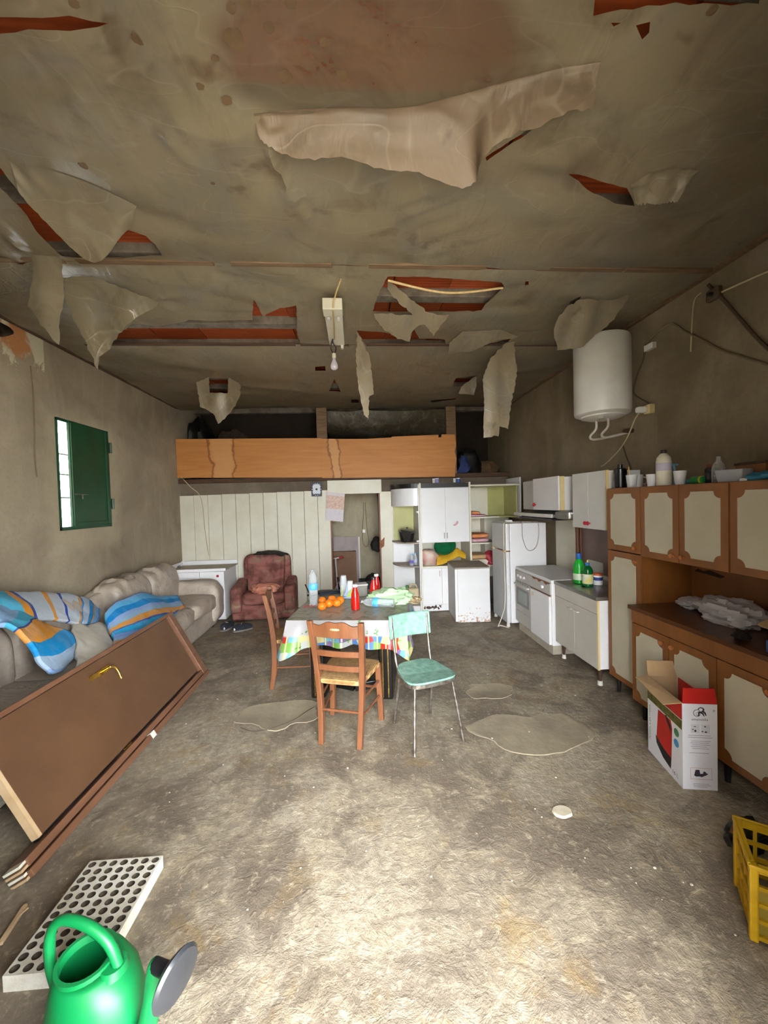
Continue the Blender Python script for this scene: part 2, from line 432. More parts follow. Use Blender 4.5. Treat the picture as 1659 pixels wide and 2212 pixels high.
mk('stone_plug', MB().ring_loft([[(x, y, -.004) for x, y in irregular(c.x, c.y, .055, .045, 9, 20, .12)], [(x, y, .012) for x, y in irregular(c.x, c.y, .048, .038, 9, 20, .12)]], False, True), mat('stone plug', '#b0a58f', '#c2b8a2', 20, .9), fl, smooth=True)
M_CHIP = mat('pale mortar crumbs', '#b8ae9a', '#d4cbb8', 10, .9)
mb = MB()
for i in range(110):
    x, y = random.uniform(-1.5, 2.0), random.uniform(1.15, 4.5); r = random.choice((.002, .003, .004, .006))
    mb.cushion((x, y, r*.3), (r*2.2, r*1.8, r*1.2), .8, .8, 7, 5)
mk('mortar_crumbs', mb, M_CHIP, fl, kind='stuff', smooth=True)
# hairline crack running from the table towards the left patch
cp = [at(px, py, Z=.002) for px, py in ((690, 1522), (665, 1535), (640, 1552), (610, 1566), (575, 1577), (545, 1580), (520, 1572))]
mk('crack', MB().tube(curve(cp, 30), .004, 5), mat('crack dirt', '#4d4439'), fl)

# left wall with the window opening
WY0, WY1, WZ0, WZ1 = 3.94, 4.71, 1.53, 2.63
mb = MB(); T = .32
for b in ((.48, WY0, 0, 3.5), (WY1, 8.5, 0, 3.5), (WY0, WY1, 0, WZ0), (WY0, WY1, WZ1, 3.5)): mb.box(XL-T, XL, *b)
struct('wall_left', mb, M_WALL_L, label='stained grey plaster wall with a shuttered window')
struct('wall_right', MB().box(XR, XR+.3, .48, 8.5, 0, 3.5), M_WALL_R, label='rough grey-brown rendered wall')
struct('wall_back', MB().box(XL-.3, XR+.3, YI, YI+.2, 0, 3.5), M_WALL_I, label='beige plaster wall of the inner room')
DX0, DX1, DZ = -.74, 1.08, 2.78
mb = MB()
mb.prism([(XL-.3, .3), (-.52, .3), (-.74, .72), (XL-.3, .72)], 0, 3.5, lambda u, v, q: (u, v, q))      # splayed left reveal
mb.box(1.08, XR+.3, .3, .72, 0, 3.5).prism([(-.52, .3), (1.08, .3), (1.08, .72), (-.74, .72)], DZ, 3.5, lambda u, v, q: (u, v, q))
struct('wall_front', mb, M_WALL_R, label='wall around the open entrance')
struct('wall_outside_blocker', MB().box(-1.5, -1.2, -2.6, .298, -.03, 2.85), mat('dark light-blocking wall', '#4a4136', '#5a5044', 3, .95), label='unseen wall added left of the entrance to block side light')  # added out of view to cut light from the left, dark to limit bounce
struct('canopy', MB().box(-2.5, 3.0, -1.0, .299, 2.86, 2.96), M_JOIST, label='unseen concrete canopy added outside to block the high sky')  # unseen overhang added to keep high sky light off the near floor
struct('wall_loft', MB().box(XL, XR, YI-.03, YI, 2.16, 3.5), mat('shade-dark loft wall', '#1c1611', '#2a211a', 4, .95), label='wall behind the loft, its shade painted into the colour')  # near-black colour stands in for the shade at the back of the loft
struct('roof', MB().box(XL-.3, XR+.3, .48, 8.5, ZC+.06, ZC+.2), M_JOIST, label='concrete slab above the ceiling tiles')

# window
w = struct('window_1', label='small window with bars and a green metal shutter'); w['_w'] = [XL, WY0, WZ0]; w.location = (XL, WY0, WZ0)
mb = MB(); fw = .035
for b in ((WY0, WY0+.012, WZ0, WZ1), (WY1-fw, WY1, WZ0, WZ1), (WY0, WY1, WZ0, WZ0+fw), (WY0, WY1, WZ1-.03, WZ1)): mb.box(XL-.05, XL+.02, *b)
mk('window_frame', mb, M_GREEN, w, bevel=.004)
sh = mk('shutter', MB().box(XL+.0, XL+.028, WY0+.145, WY1-.02, WZ0+.02, WZ1-.01), M_GREEN, w, bevel=.004)
for b in ((WY0+.15, WY0+.18), (WY1-.085, WY1-.055)): mk('shutter_rail', MB().box(XL+.028, XL+.042, b[0], b[1], WZ0+.03, WZ1-.02), M_GREEN, sh, bevel=.003)
mk('shutter_rail', MB().box(XL+.028, XL+.042, WY0+.18, WY1-.09, WZ0+.04, WZ0+.07), M_GREEN, sh, bevel=.003)
for z in (WZ0+.2, WZ1-.25): mk('hinge', MB().lathe([(.014, 0), (.014, .12)], (XL+.035, WY1+.005, z), 10), M_GREEN, sh)
mk('latch', MB().tube([(XL+.045, WY0+.17, WZ0+.36), (XL+.05, WY0+.34, WZ0+.36)], .007).tube([(XL+.05, WY0+.26, WZ0+.36), (XL+.05, WY0+.26, WZ0+.31)], .006), M_STEEL, sh, smooth=True)
M_BAR = mat('window bar', '#3a3a36', '#4a4a45', 8, .6)
mk('window_bar', MB().tube([(XL-.15, WY0+.085, WZ0), (XL-.15, WY0+.085, WZ1)], .009), M_BAR, w)
for z in (.33, .57, .78): mk('window_bar', MB().tube([(XL-.15, WY0, WZ0+z), (XL-.15, WY1, WZ0+z)], .009), M_BAR, w)

# plank partition and doorway at the back
pa = struct('wall_partition', MB().box(XL, -.42, YB+.03, YB+.06, 0, 1.9), M_CREAM_EDGE, label='cream plank partition with a narrow doorway')
n = 11; pw = (-.42-XL)/n
for i in range(n):
    mk('plank', MB().box(XL+i*pw+.002, XL+(i+1)*pw-.003, YB, YB+.03, 0, 1.915+.035*i/n+random.uniform(-.002, .002)), M_CREAM, pa, bevel=.003)
mk('plank', MB().box(.40, .62, YB-.03, YB+.01, 0, 1.9), M_CREAM, pa, bevel=.003)
mk('plank', MB().box(.62, 1.0, YB, YB+.03, 0, 1.9), M_CREAM, pa, bevel=.003)
mk('backing', MB().box(1.0, XR, YB, YB+.04, 0, 2.05), M_WALL_B, pa)
struct('trim_1', MB().box(-.44, -.415, YB-.015, YB+.06, 0, 1.9), M_BROWNTRIM, label='brown jamb left of the inner doorway', bevel=.003)
j = struct('trim_2', MB().box(.375, .4, YB-.04, YB+.06, 0, 1.9), M_BROWNTRIM, label='brown jamb right of the inner doorway', bevel=.003)
mk('splinter', MB().hexa([(.37, YB-.06, .93), (.45, YB-.06, .98), (.45, YB-.03, .98), (.37, YB-.03, .93), (.385, YB-.055, 1.06), (.46, YB-.055, 1.13), (.46, YB-.035, 1.13), (.385, YB-.035, 1.06)]), mat('broken raw wood', '#a06a45', '#7b4a30', 12, .8), j)
struct('trim_3', MB().box(-.47, .43, YB-.07, YB-.05, 1.875, 2.105), M_CREAM, label='cream header board over the inner doorway', bevel=.003)
struct('wall_band', MB().box(XL, XR, YB+.05, YB+.2, 1.9, 2.14), M_WALL_B, label='bare grey band above the planks')
# loft
lo = thing('loft', 'plywood-fronted storage loft above the plank partition', 'loft', (0, YB, 2.1), world=True)
mk('deck', MB().box(XL+.002, XR-.002, YB+.052, YI-.035, 2.14, 2.16), M_DARKWOOD, lo)
mk('beam', MB().box(XL+.002, XR-.002, YB-.03, YB+.048, 2.11, 2.18), M_DARKWOOD, lo, bevel=.006)
def panel(x0, x1, zb0, zb1, zt0, zt1, y):
    return MB().hexa([(x0, y, zb0), (x1, y, zb1), (x1, y+.02, zb1), (x0, y+.02, zb0), (x0, y, zt0), (x1, y, zt1), (x1, y+.02, zt1), (x0, y+.02, zt0)])
mk('front_panel', panel(XL+.005, -.55, 2.205, 2.16, 2.83, 2.81, YB-.06), M_PLY, lo, bevel=.003)
zz = [(-.55, 2.80), (-.2, 2.79), (.2, 2.785), (.62, 2.80), (.63, 2.815), (1.42, 2.835), (1.42, 2.79), (1.47, 2.79), (1.475, 2.84), (1.70, 2.835), (1.72, 2.66), (1.69, 2.55), (1.72, 2.43), (1.70, 2.3), (1.69, 2.12), (1.0, 2.13), (.2, 2.14), (-.55, 2.15)]
mk('front_panel', MB().prism(zz, YB-.055, YB-.035, lambda u, v, q: (u, q, v)), M_PLY, lo)
for x in (-.62, 1.57): mk('post', MB().box(x, x+.17, YB+.0, YB+.09, 2.15, 3.44), M_BATTEN, lo, bevel=.004)

# ------------------------------------------------------------------ ceiling: clay tiles between concrete joists, with battens
ce = struct('ceiling', label='clay tile ceiling on concrete joists')
JS, NJ = .5, 15
jm = mk('joist', MB().box(XL, XR, -.055, .055, 0, .1), M_JOIST, ce, bevel=.008); jm.location = (0, .72, ZC-.06)
for k in range(1, NJ):
    if .72+k*JS < YI: dup(jm, ce, (0, .72+k*JS, ZC-.06))
tl = .46; nx = 12
tm = None
for k in range(12):
    for i in range(nx):
        loc = (XL+tl*(i+.5)+random.uniform(-.004, .004), .72+JS*(k+.5), ZC+random.uniform(0, .012))
        if tm is None:
            tm = mk('clay_tile', MB().box(-tl/2+.004, tl/2-.004, -JS/2+.03, JS/2-.03, 0, .05), M_BRICK, ce); tm.location = loc
        else: dup(tm, ce, loc)
M_TILEGREY = mat('mortar smeared tile', '#8d8068', '#a1947c', 6, .9)
def bat(px0, px1, py, z=3.335, w=.045):
    a, b = at(px0, py, Z=z), at(px1, py, Z=z)
    mk('batten', MB().beam((a.x, 2.655, z), (b.x, 2.655, z), w, .022), M_BATTEN, ce, bevel=.003)
for s in ((-30, 180), (205, 478), (513, 720), (795, 1040), (1068, 1330), (1335, 1560)): bat(s[0], s[1], 596)
for s in ((215, 645), (655, 755), (790, 1235)):
    a, b = at(s[0], 762, Z=3.335), at(s[1], 762, Z=3.335)
    mk('batten', MB().beam((a.x, 3.97, 3.335), (b.x, 3.97, 3.335), .035, .022), M_DARKWOOD, ce, bevel=.003)
mk('edge_strip', MB().beam((XL+.02, 2.8, 3.33), (XL+.02, 6.5, 3.34), .03, .03), M_DARKWOOD, ce)
mk('edge_strip', MB().beam((XR-.02, 1.2, 3.33), (XR-.02, 6.5, 3.32), .03, .03), M_BATTEN, ce)

# ------------------------------------------------------------------ torn plastic film under the tiles
FZ = 3.31
def px2(l, z=FZ): return [(p.x, p.y) for p in (at(a, b, Z=z) for a, b in l)]
FOLDS = [((560, 290), (690, 520), .05, .022), ((575, 300), (640, 470), .04, .018), ((600, 330), (730, 500), .03, .016), ((320, 255), (430, 370), .045, .02),
         ((560, 285), (380, 300), .02, .05), ((860, 480), (1000, 430), .03, .016), ((840, 520), (1010, 455), .03, .015), ((880, 545), (1060, 470), .025, .014), ((900, 570), (1090, 500), .025, .014),
         ((1010, 400), (860, 440), .03, .03), ((1230, 370), (1120, 340), .03, .03), ((1250, 560), (1310, 485), .03, .014), ((1480, 515), (1540, 470), .025, .014), ((1290, 145), (1440, 60), .02, .03),
         ((0, 560), (110, 600), .05, .03), ((0, 500), (60, 560), .05, .02), ((0, 130), (240, 80), .03, .03), ((120, 240), (300, 140), .03, .03), ((300, 140), (362, 60), .03, .03), ((362, 60), (350, 0), .03, .03),
         ((340, 120), (270, 10), .025, .014), ((1400, 300), (1600, 200), .02, .05), ((1380, 120), (1520, 40), .02, .02), ((200, 640), (330, 690), .04, .02), ((300, 660), (440, 640), .03, .02),
         ((1010, 690), (1060, 650), .03, .012), ((1150, 690), (1180, 640), .02, .012), ((740, 640), (700, 760), .015, .05), ((1100, 800), (900, 790), .03, .03), ((540, 830), (700, 850), .03, .03)]
_FW = [(at(*a, Z=3.29), at(*b, Z=3.29), h, w) for a, b, h, w in FOLDS]
def folds(x, y):
    z = 0
    for a, b, h, w in _FW:
        dx, dy = b.x-a.x, b.y-a.y; L2 = dx*dx+dy*dy; t = ((x-a.x)*dx+(y-a.y)*dy)/L2
        if -.15 < t < 1.15:
            d = abs((x-a.x)*dy-(y-a.y)*dx)/math.sqrt(L2); z -= h*.5*math.exp(-(d/w)**2)*max(0, math.sin(PI*min(1, max(0, (t+.15)/1.3))))
    return z
def sheet(name, x0, x1, y0, y1, holes, sag, label, mat_, seed, step=.06, back=None):
    outer = [(x0, y0), (x1, y0), (x1, y1), (x0, y1)] if back is None else back
    hp = [px2(h) for h in holes]
    vs, fs = cdt(outer, hp, step, .004)
    V = []
    def zf(x, y):
        t = max(0, min(1, (y-y0)/(y1-y0))); s = max(0, min(1, (x-x0)/(x1-x0)))
        z = FZ+.015-sag*(4*t*(1-t))**.8*(.6+.4*noise.noise(Vector((x*.8+seed, y*.3, 0))))*min(1, 8*s, 8*(1-s))
        q = Vector((x*.9+y*.6, y*2.2-x*.8, seed))
        z += (1-2*abs(noise.noise(q*1.1)))*.013+noise.noise(Vector((x*3, y*4, seed)))*.012
        return min(z, FZ+.03)+folds(x, y)
    V = [(x, y, zf(x, y)) for x, y in vs]
    o = mk(name, MB().add(V, fs), mat_, None, smooth=True)
    tag(o, label, 'plastic sheet'); return o, zf
HA = [[(-60, 36), (0, 28), (60, 22), (150, 22), (236, 40), (180, 48), (60, 52), (0, 62), (-60, 70)],
      [(-80, 300), (0, 362), (60, 430), (140, 500), (190, 520), (280, 495), (315, 508), (335, 528), (350, 556), (260, 566), (190, 563), (135, 558), (80, 500), (40, 440), (0, 398), (-80, 330)],
      [(1228, 372), (1280, 380), (1355, 395), (1362, 412), (1370, 437), (1330, 432), (1270, 405)],
      [(1375, 48), (1404, 40), (1400, 60), (1387, 72)], [(1320, 42), (1340, 44), (1326, 50)],
      [(1292, -60), (1283, 26), (1400, 12), (1640, -2), (1640, -60)],
      [(1048, 336), (1165, 262), (1168, 268), (1050, 343)]]
sA, zA = sheet('plastic_sheet', XL+.01, XR-.01, .75, 2.655, HA, .06, 'wide dusty plastic sheet nearest the camera, sagging under the ceiling with a big torn flap', M_FILM, 1, .04)
HB = [[(286, 697), (342, 704), (362, 700), (398, 693), (410, 689), (453, 693), (545, 694), (548, 647), (569, 690), (575, 682), (605, 665), (640, 659), (641, 715), (652, 760), (440, 759), (231, 760), (240, 742), (255, 723)],
      [(837, 602), (960, 606), (1083, 610), (1089, 620), (1057, 647), (1040, 673), (918, 675), (805, 673), (815, 640)],
      [(771, 715), (823, 719), (886, 737), (894, 711), (906, 735), (960, 739), (966, 762), (880, 762), (795, 762)],
      [(1014, 759), (1060, 742), (1113, 729), (1077, 751), (1060, 758)],
      [(1224, 683), (1232, 653), (1256, 641), (1244, 663)], [(1134, 609), (1142, 609), (1142, 617), (1134, 617)]]
sB, zB = sheet('plastic_sheet', XL+.01, XR-.01, 2.66, 3.965, HB, .03, 'badly torn plastic sheet between the two wooden strips, clay tiles bare behind it', M_FILMB, 5, .035)
HC = [[(447, 815), (493, 815), (491, 850), (452, 848)], [(722, 815), (711, 841), (736, 842)], [(985, 812), (1031, 808), (1005, 830), (977, 832)],
      [(680, 790), (703, 788), (703, 797), (681, 798)], [(758, 862), (775, 862), (775, 868), (759, 868)], [(930, 866), (985, 858), (985, 861), (935, 870)],
      [(420, 893), (520, 884), (600, 878), (676, 882), (672, 900), (560, 905), (430, 905)]]
sC, zC = sheet('plastic_sheet', XL+.01, XR-.01, 3.97, 6.62, HC, .07, 'dim plastic sheet over the far end of the room', M_FILMB, 9, .07)

def flap(parent, poly, p0, n, mat_=None, amp=.02, step=.035, curl=0, seed=0, fs=4):
    n = Vector(n).normalized(); p0 = Vector(p0)
    a = n.cross(Vector((0, 0, 1)));  a = a.normalized() if a.length > .1 else Vector((1, 0, 0))
    b = a.cross(n).normalized()
    W = [on_plane(x, y, p0, n) for x, y in poly]
    U = [((w-p0).dot(a), (w-p0).dot(b)) for w in W]
    vs, fc = cdt(U, [], step, .007, True); V = []
    top = max(u[1] for u in U); lo_ = min(u[1] for u in U)
    for u, v in vs:
        k = (top-v)/max(.01, top-lo_)
        d = amp*(math.sin(u*22+seed)+.8*noise.noise(Vector((u*fs*2, v*fs, seed))))*min(1, k*3)+curl*k*k
        q = p0+a*u+b*v+n*d
        V.append((q.x, q.y, min(q.z, FZ+.02)))
    return mk('flap', MB().add(V, fc), mat_ or M_FILM2, parent, smooth=True)
def hang(parent, zf, top, bot, drops, nv=26, seed=0, bulge=.0, mat_=None, rag=.006):
    n = len(top)
    T_ = [at(a, b, Z=3.28) for a, b in top]; T_ = [Vector((p.x, p.y, zf(p.x, p.y)-.004)) for p in T_]
    B_ = [at(a, b, Z=3.28-d) for (a, b), d in zip(bot, drops)]
    nu = n*9; rows = []
    for k in range(nv+1):
        v = k/nv; line = []
        for i in range(nu+1):
            u = i/nu; a, b = cr(T_, u), cr(B_, u); q = a.lerp(b, v)
            q.z = a.z+(b.z-a.z)*(v**1.5)-bulge*math.sin(PI*v)
            q += Vector((0, 0, 1))*(.012*noise.noise(Vector((u*n*1.5, v*3, seed)))+.006*math.sin(u*n*5+v*3))*min(1, v*4)
            if v > .85: q += (b-a).normalized()*rag*(noise.noise(Vector((u*n*7, seed, 0)))*1.6+noise.noise(Vector((u*n*19, seed, 4))))*(v-.85)/.15
            line.append(q)
        rows.append(line)
    return mk('flap', MB().grid(rows), mat_ or M_FILM2, parent, smooth=True)
hang(sA, zA, [(548, 250), (640, 248), (760, 250), (880, 246), (980, 228), (1080, 196), (1190, 160), (1298, 132)], [(556, 290), (612, 334), (745, 346), (890, 374), (1018, 402), (1048, 332), (1190, 258), (1282, 232)], [.02, .06, .09, .13, .17, .14, .12, .12], seed=2, bulge=-.01, mat_=M_FILMP)
hang(sA, zA, [(20, 360), (110, 378), (200, 405), (296, 452)], [(40, 415), (130, 512), (205, 566), (284, 490)], [.03, .08, .13, .06], seed=4)
hang(sA, zA, [(1362, 398), (1410, 372), (1470, 368), (1515, 374)], [(1372, 440), (1412, 441), (1456, 436), (1490, 398)], [.04, .07, .07, .05], seed=6, rag=.01)
M_STAIN = mat('brown damp stain', '#55422c', '#655037', 14, .6)
for k, (px, py, r) in enumerate(SPOTS):
    q = at(px, py, Z=3.27)
    mk('stain', MB().add([(x, y, zA(x, y)-.008) for x, y in irregular(q.x, q.y, r*.8, r*.7, k*1.7, 24, .16)], [tuple(range(24))]), M_STAIN, sA)
p = at(120, 560, Z=3.3)
flap(sA, [(0, 400), (30, 430), (78, 505), (100, 522), (132, 560), (133, 640), (127, 745), (110, 725), (90, 702), (55, 658), (66, 625), (74, 590), (70, 500), (40, 450)], p, (.15, 1, .12), amp=.012, seed=1)
p = at(220, 600, Z=3.29)
flap(sB, [(135, 598), (200, 597), (260, 620), (345, 655), (292, 690), (257, 722), (234, 755), (216, 772), (212, 798), (203, 776), (188, 742), (160, 690), (142, 645)], p, (-.1, 1, .55), M_FILM3, .016, .03, seed=3)
flap(sB, [(838, 604), (852, 616), (890, 648), (924, 676), (972, 680), (955, 700), (937, 726), (926, 712), (918, 701), (900, 708), (889, 716), (884, 738), (860, 730), (832, 715), (812, 690), (808, 677), (892, 680), (880, 668), (846, 640), (836, 618)], at(880, 650, Z=3.27), (0, .5, 1), amp=.008, step=.02, seed=5)
flap(sB, [(771, 716), (782, 735), (797, 765), (803, 805), (808, 850), (797, 856), (796, 904), (786, 896), (778, 860), (772, 825), (769, 765)], at(780, 720, Z=3.3), (.1, 1, 0), amp=.01, step=.02, seed=7)
flap(sB, [(1075, 758), (1092, 742), (1110, 735), (1116, 800), (1113, 830), (1106, 862), (1098, 926), (1080, 921), (1077, 942), (1045, 945), (1047, 880), (1044, 815), (1058, 775)], at(1095, 740, Z=3.3), (-.1, 1, 0), M_FILM2, amp=.014, step=.025, seed=8)
flap(sB, [(1366, 634), (1320, 650), (1262, 645), (1226, 662), (1200, 690), (1192, 718), (1200, 738), (1205, 756), (1252, 752), (1275, 735), (1312, 706), (1335, 672)], at(1330, 640, Z=3.3), (-.25, 1, .5), M_FILM2, amp=.014, step=.03, seed=9)
flap(sB, [(1014, 760), (1062, 738), (1120, 728), (1082, 712), (1000, 716), (970, 740), (968, 764)], at(1050, 725, Z=3.29), (0, .3, 1), amp=.006, step=.03, seed=11)
flap(sC, [(424, 826), (450, 815), (454, 848), (490, 850), (494, 815), (520, 832), (521, 850), (512, 872), (492, 895), (473, 916), (461, 893), (448, 886), (432, 878)], at(470, 815, Z=3.3), (0, 1, .1), amp=.02, step=.03, seed=12)
flap(sC, [(1000, 832), (1030, 811), (1028, 838), (1024, 853), (990, 850)], at(1015, 812, Z=3.3), (0, 1, .2), amp=.01, step=.03, seed=14)
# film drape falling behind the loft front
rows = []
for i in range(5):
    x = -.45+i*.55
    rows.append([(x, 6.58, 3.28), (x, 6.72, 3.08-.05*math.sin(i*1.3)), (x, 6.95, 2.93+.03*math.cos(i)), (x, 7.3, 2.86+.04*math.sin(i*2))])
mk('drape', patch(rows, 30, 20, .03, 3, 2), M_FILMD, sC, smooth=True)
# cord across the tile gap
a, b = at(838, 606, Z=3.3), at(1086, 622, Z=3.3)
tag(origin_mesh(mk('cord', MB().tube(curve([a, (a+b)/2+Vector((0, .02, -.05)), b], 16), .008, 6), mat('old cord', '#b59a6b', '#c9b183', 30, .9), None, smooth=True)), 'slack pale cord strung across the torn gap in the plastic', 'cord')

# ------------------------------------------------------------------ more materials
M_OAK = mat('honey brown veneer', '#74461f', '#865428', 5, .42, stretch=(1, 1, .25))
M_OAKTOP = mat('dark brown worktop', '#4a2a15', '#5a351d', 5, .3)
M_CREAMP = mat('cream door panel', '#b1aa95', '#bcb5a1', 3, .5)
M_KNOBW = mat('turned wood knob', '#9a5a2c', '#ad6a38', 10, .35)
M_YELEDGE = mat('yellowed edge band', '#dcc58a', '#e6d3a0', 6, .5)
M_RED = mat('red plastic', '#a8142a', '#bf1d35', 6, .3)
M_GREY = mat('light grey enamel', '#b9b6b1', '#c6c3be', 3, .35)
M_RUST = mat('rust', '#6a3417', '#8c4a22', 30, .9)
def rust_white(name, zmax, white='#e6e6e8'):
    t = NT(name); v = t.coords(); x, y, z = t.sep(v)
    k = t.math('SUBTRACT', t.noise(v, 28, 4, .6), t.math('MULTIPLY', z, .7/zmax))
    col = t.mix(t.ramp(k, [(.5, (0, 0, 0)), (.56, (.85, .85, .85))]), white, '#b0703f')
    col = t.mix(t.ramp(t.noise(v, 3, 5), [(.4, (0, 0, 0)), (.8, (.25, .25, .25))]), col, '#c9c4ba')
    t.color(col); t.set(Roughness=.35); return t.m
def notched(w, h, r, n=6):
    out = []
    for (sx, sy, a0) in ((1, 1, 270), (-1, 1, 0), (-1, -1, 90), (1, -1, 180)):
        cx, cy = sx*w/2, sy*h/2
        rng = {(1, 1): (270, 180), (-1, 1): (360, 270), (-1, -1): (90, 0), (1, -1): (180, 90)}[(sx, sy)]
        for i in range(n+1):
            a = math.radians(rng[0]+(rng[1]-rng[0])*i/n); out.append((cx+r*math.cos(a), cy+r*math.sin(a)))
    return out
def cream_door(parent, x, y0, y1, z0, z1, knob=None, m=.05):
    d = mk('door', MB().box(x-.018, x, y0+.002, y1-.002, z0+.002, z1-.002), M_OAK, parent, bevel=.002)
    cy, cz = (y0+y1)/2, (z0+z1)/2
    mk('door_panel', MB().prism(notched(y1-y0-2*m, z1-z0-2*m, .045), -.003, .003, lambda u, v, q: (x-.019+q, cy+u, cz+v)), M_CREAMP, d)
    if knob:
        mk('knob', MB().lathe([(.006, 0), (.008, -.012), (.015, -.02), (.014, -.03), (.004, -.034)], (x-.018, knob[0], knob[1]), 14, 'x'), M_KNOBW, d, smooth=True)
    return d

# ------------------------------------------------------------------ the brown and cream wall of cupboards on the right
XW = XR-.01
def carcass(t, x0, x1, y0, y1, z0, z1, m, th=.018, back=True):
    mk('side_panel', MB().box(x0, x1, y0, y0+th, z0, z1), m, t); mk('side_panel', MB().box(x0, x1, y1-th, y1, z0, z1), m, t)
    mk('top_panel', MB().box(x0, x1, y0+th, y1-th, z1-th, z1), m, t); mk('bottom_panel', MB().box(x0, x1, y0+th, y1-th, z0, z0+th), m, t)
    if back: mk('back_panel', MB().box(x1-.008, x1, y0+th, y1-th, z0+th, z1-th), m, t)
t = thing('tall_cupboard', 'tall narrow brown and cream cupboard with two doors beside the sink', 'cupboard', (2.42, 3.04, 0), world=True)
carcass(t, 2.218, XW, 2.842, 3.235, .13, 1.785, M_OAK)
cream_door(t, 2.218, 2.842, 3.235, 1.255, 1.785, (2.885, 1.30))
cream_door(t, 2.218, 2.842, 3.235, .14, 1.25, (2.885, 1.19))
for x, y in ((2.26, 2.88), (2.26, 3.19), (2.58, 2.88), (2.58, 3.19)): mk('leg', MB().lathe([(.014, 0), (.02, .13)], (x, y, 0), 10), M_BLACK, t)
def wallcup(y0, y1, doors, label):
    t = thing('top_cupboard', label, 'cupboard', (2.42, (y0+y1)/2, 1.24), world=True)
    carcass(t, 2.218, XW, y0, y1, 1.24, 1.785, M_OAK)
    for a, b, k in doors: cream_door(t, 2.218, a, b, 1.242, 1.783, k)
    return t
wallcup(2.125, 2.84, ((2.482, 2.838, (2.525, 1.29)), (2.127, 2.48, (2.44, 1.29))), 'brown and cream double-door top cupboard next to the tall cupboard')
wallcup(1.40, 2.123, ((1.762, 2.121, (1.80, 1.29)), (1.402, 1.76, (1.72, 1.29))), 'brown and cream top cupboard at the right edge of the picture')
t = thing('base_cupboard', 'low brown and cream sideboard base behind the cardboard box', 'sideboard', (2.36, 2.1, 0), world=True)
carcass(t, 2.118, XW, 1.40, 2.815, .13, .84, M_OAK)
mk('frieze', MB().box(2.1, 2.118, 1.40, 2.815, .745, .84), M_OAK, t, bevel=.002)
for i, (a, b) in enumerate(((2.462, 2.813), (2.11, 2.46), (1.757, 2.108), (1.402, 1.755))):
    cream_door(t, 2.118, a, b, .14, .742, ((a+.045 if i % 2 == 0 else b-.045), .69))
for x, y in ((2.16, 1.45), (2.16, 2.76), (2.58, 1.45), (2.58, 2.76), (2.16, 2.1)): mk('leg', MB().lathe([(.014, 0), (.02, .13)], (x, y, 0), 10), M_BLACK, t)
mk('niche_back', MB().box(XW-.02, XW-.006, 1.40, 2.84, .872, 1.24), M_OAK, t)
o = origin_mesh(mk('worktop', MB().box(2.085, XW, 1.40, 2.838, .842, .872), M_OAKTOP, None, bevel=.003)); tag(o, 'dark brown worktop of the sideboard under the top cupboards', 'worktop')
mk('stain', MB().prism([(2.3, .0), (2.42, .025), (2.47, .01), (2.52, .02), (2.55, -.005), (2.4, -.012), (2.33, -.02)], 0, .001, lambda u, v, q: (XW-.0215-q, u+.26, 1.12+v)), mat('soot mark', '#1c0d05', '#2a1409', 20, .8), t)

# ------------------------------------------------------------------ sink unit, cooker, fridge
t = thing('sink_unit', 'grey-white sink unit on legs between cooker and tall cupboard', 'sink unit', (2.36, 3.63, 0), world=True)
M_SINKF = mat('greyed white laminate', '#c2bdb4', '#cdc8bf', 2, .4)
mk('body', MB().box(2.135, XW, 3.275, 4.0, .16, .785), M_WHITE2, t, bevel=.003)
mk('edge_band', MB().box(2.118, 2.135, 3.262, 3.275, .16, .785), M_YELEDGE, t)
mk('drawer_front', MB().box(2.118, 2.135, 3.275, 4.0, .665, .785), M_SINKF, t, bevel=.002)
for a, b, k in ((3.277, 3.637, 3.585), (3.640, 3.998, 3.70)):
    d = mk('door', MB().box(2.118, 2.135, a, b, .162, .66), M_SINKF, t, bevel=.002)
    mk('handle', MB().tube([(2.118, k-.035, .605), (2.098, k-.03, .605), (2.098, k+.03, .605), (2.118, k+.035, .605)], .006), M_METALW, d, smooth=True)
top = mk('sink_top', MB().box(2.105, XW, 3.262, 4.0, .785, .822), M_STEEL, t, bevel=.006)
M_SINKDARK = mat('stained steel basin', '#4b4a45', '#5e5d57', 10, .28, metal=.8)
mk('basin', MB().ring_loft([[(2.2, 3.34, .8235), (2.52, 3.34, .8235), (2.52, 3.68, .8235), (2.2, 3.68, .8235)], [(2.22, 3.36, .815), (2.5, 3.36, .815), (2.5, 3.66, .815), (2.22, 3.66, .815)]], False, True), M_SINKDARK, top)
mk('backsplash', MB().box(XW-.015, XW, 3.27, 4.0, .822, .865), M_SINKF, t)
for x, y in ((2.17, 3.32), (2.17, 3.93), (2.58, 3.32), (2.58, 3.93)):
    l = mk('leg', MB().lathe([(.012, .04), (.02, .16)], (x, y, 0), 10), M_DARKWOOD, t)
    mk('foot', MB().lathe([(.022, 0), (.02, .04)], (x, y, 0), 12), M_METALW, l, smooth=True)

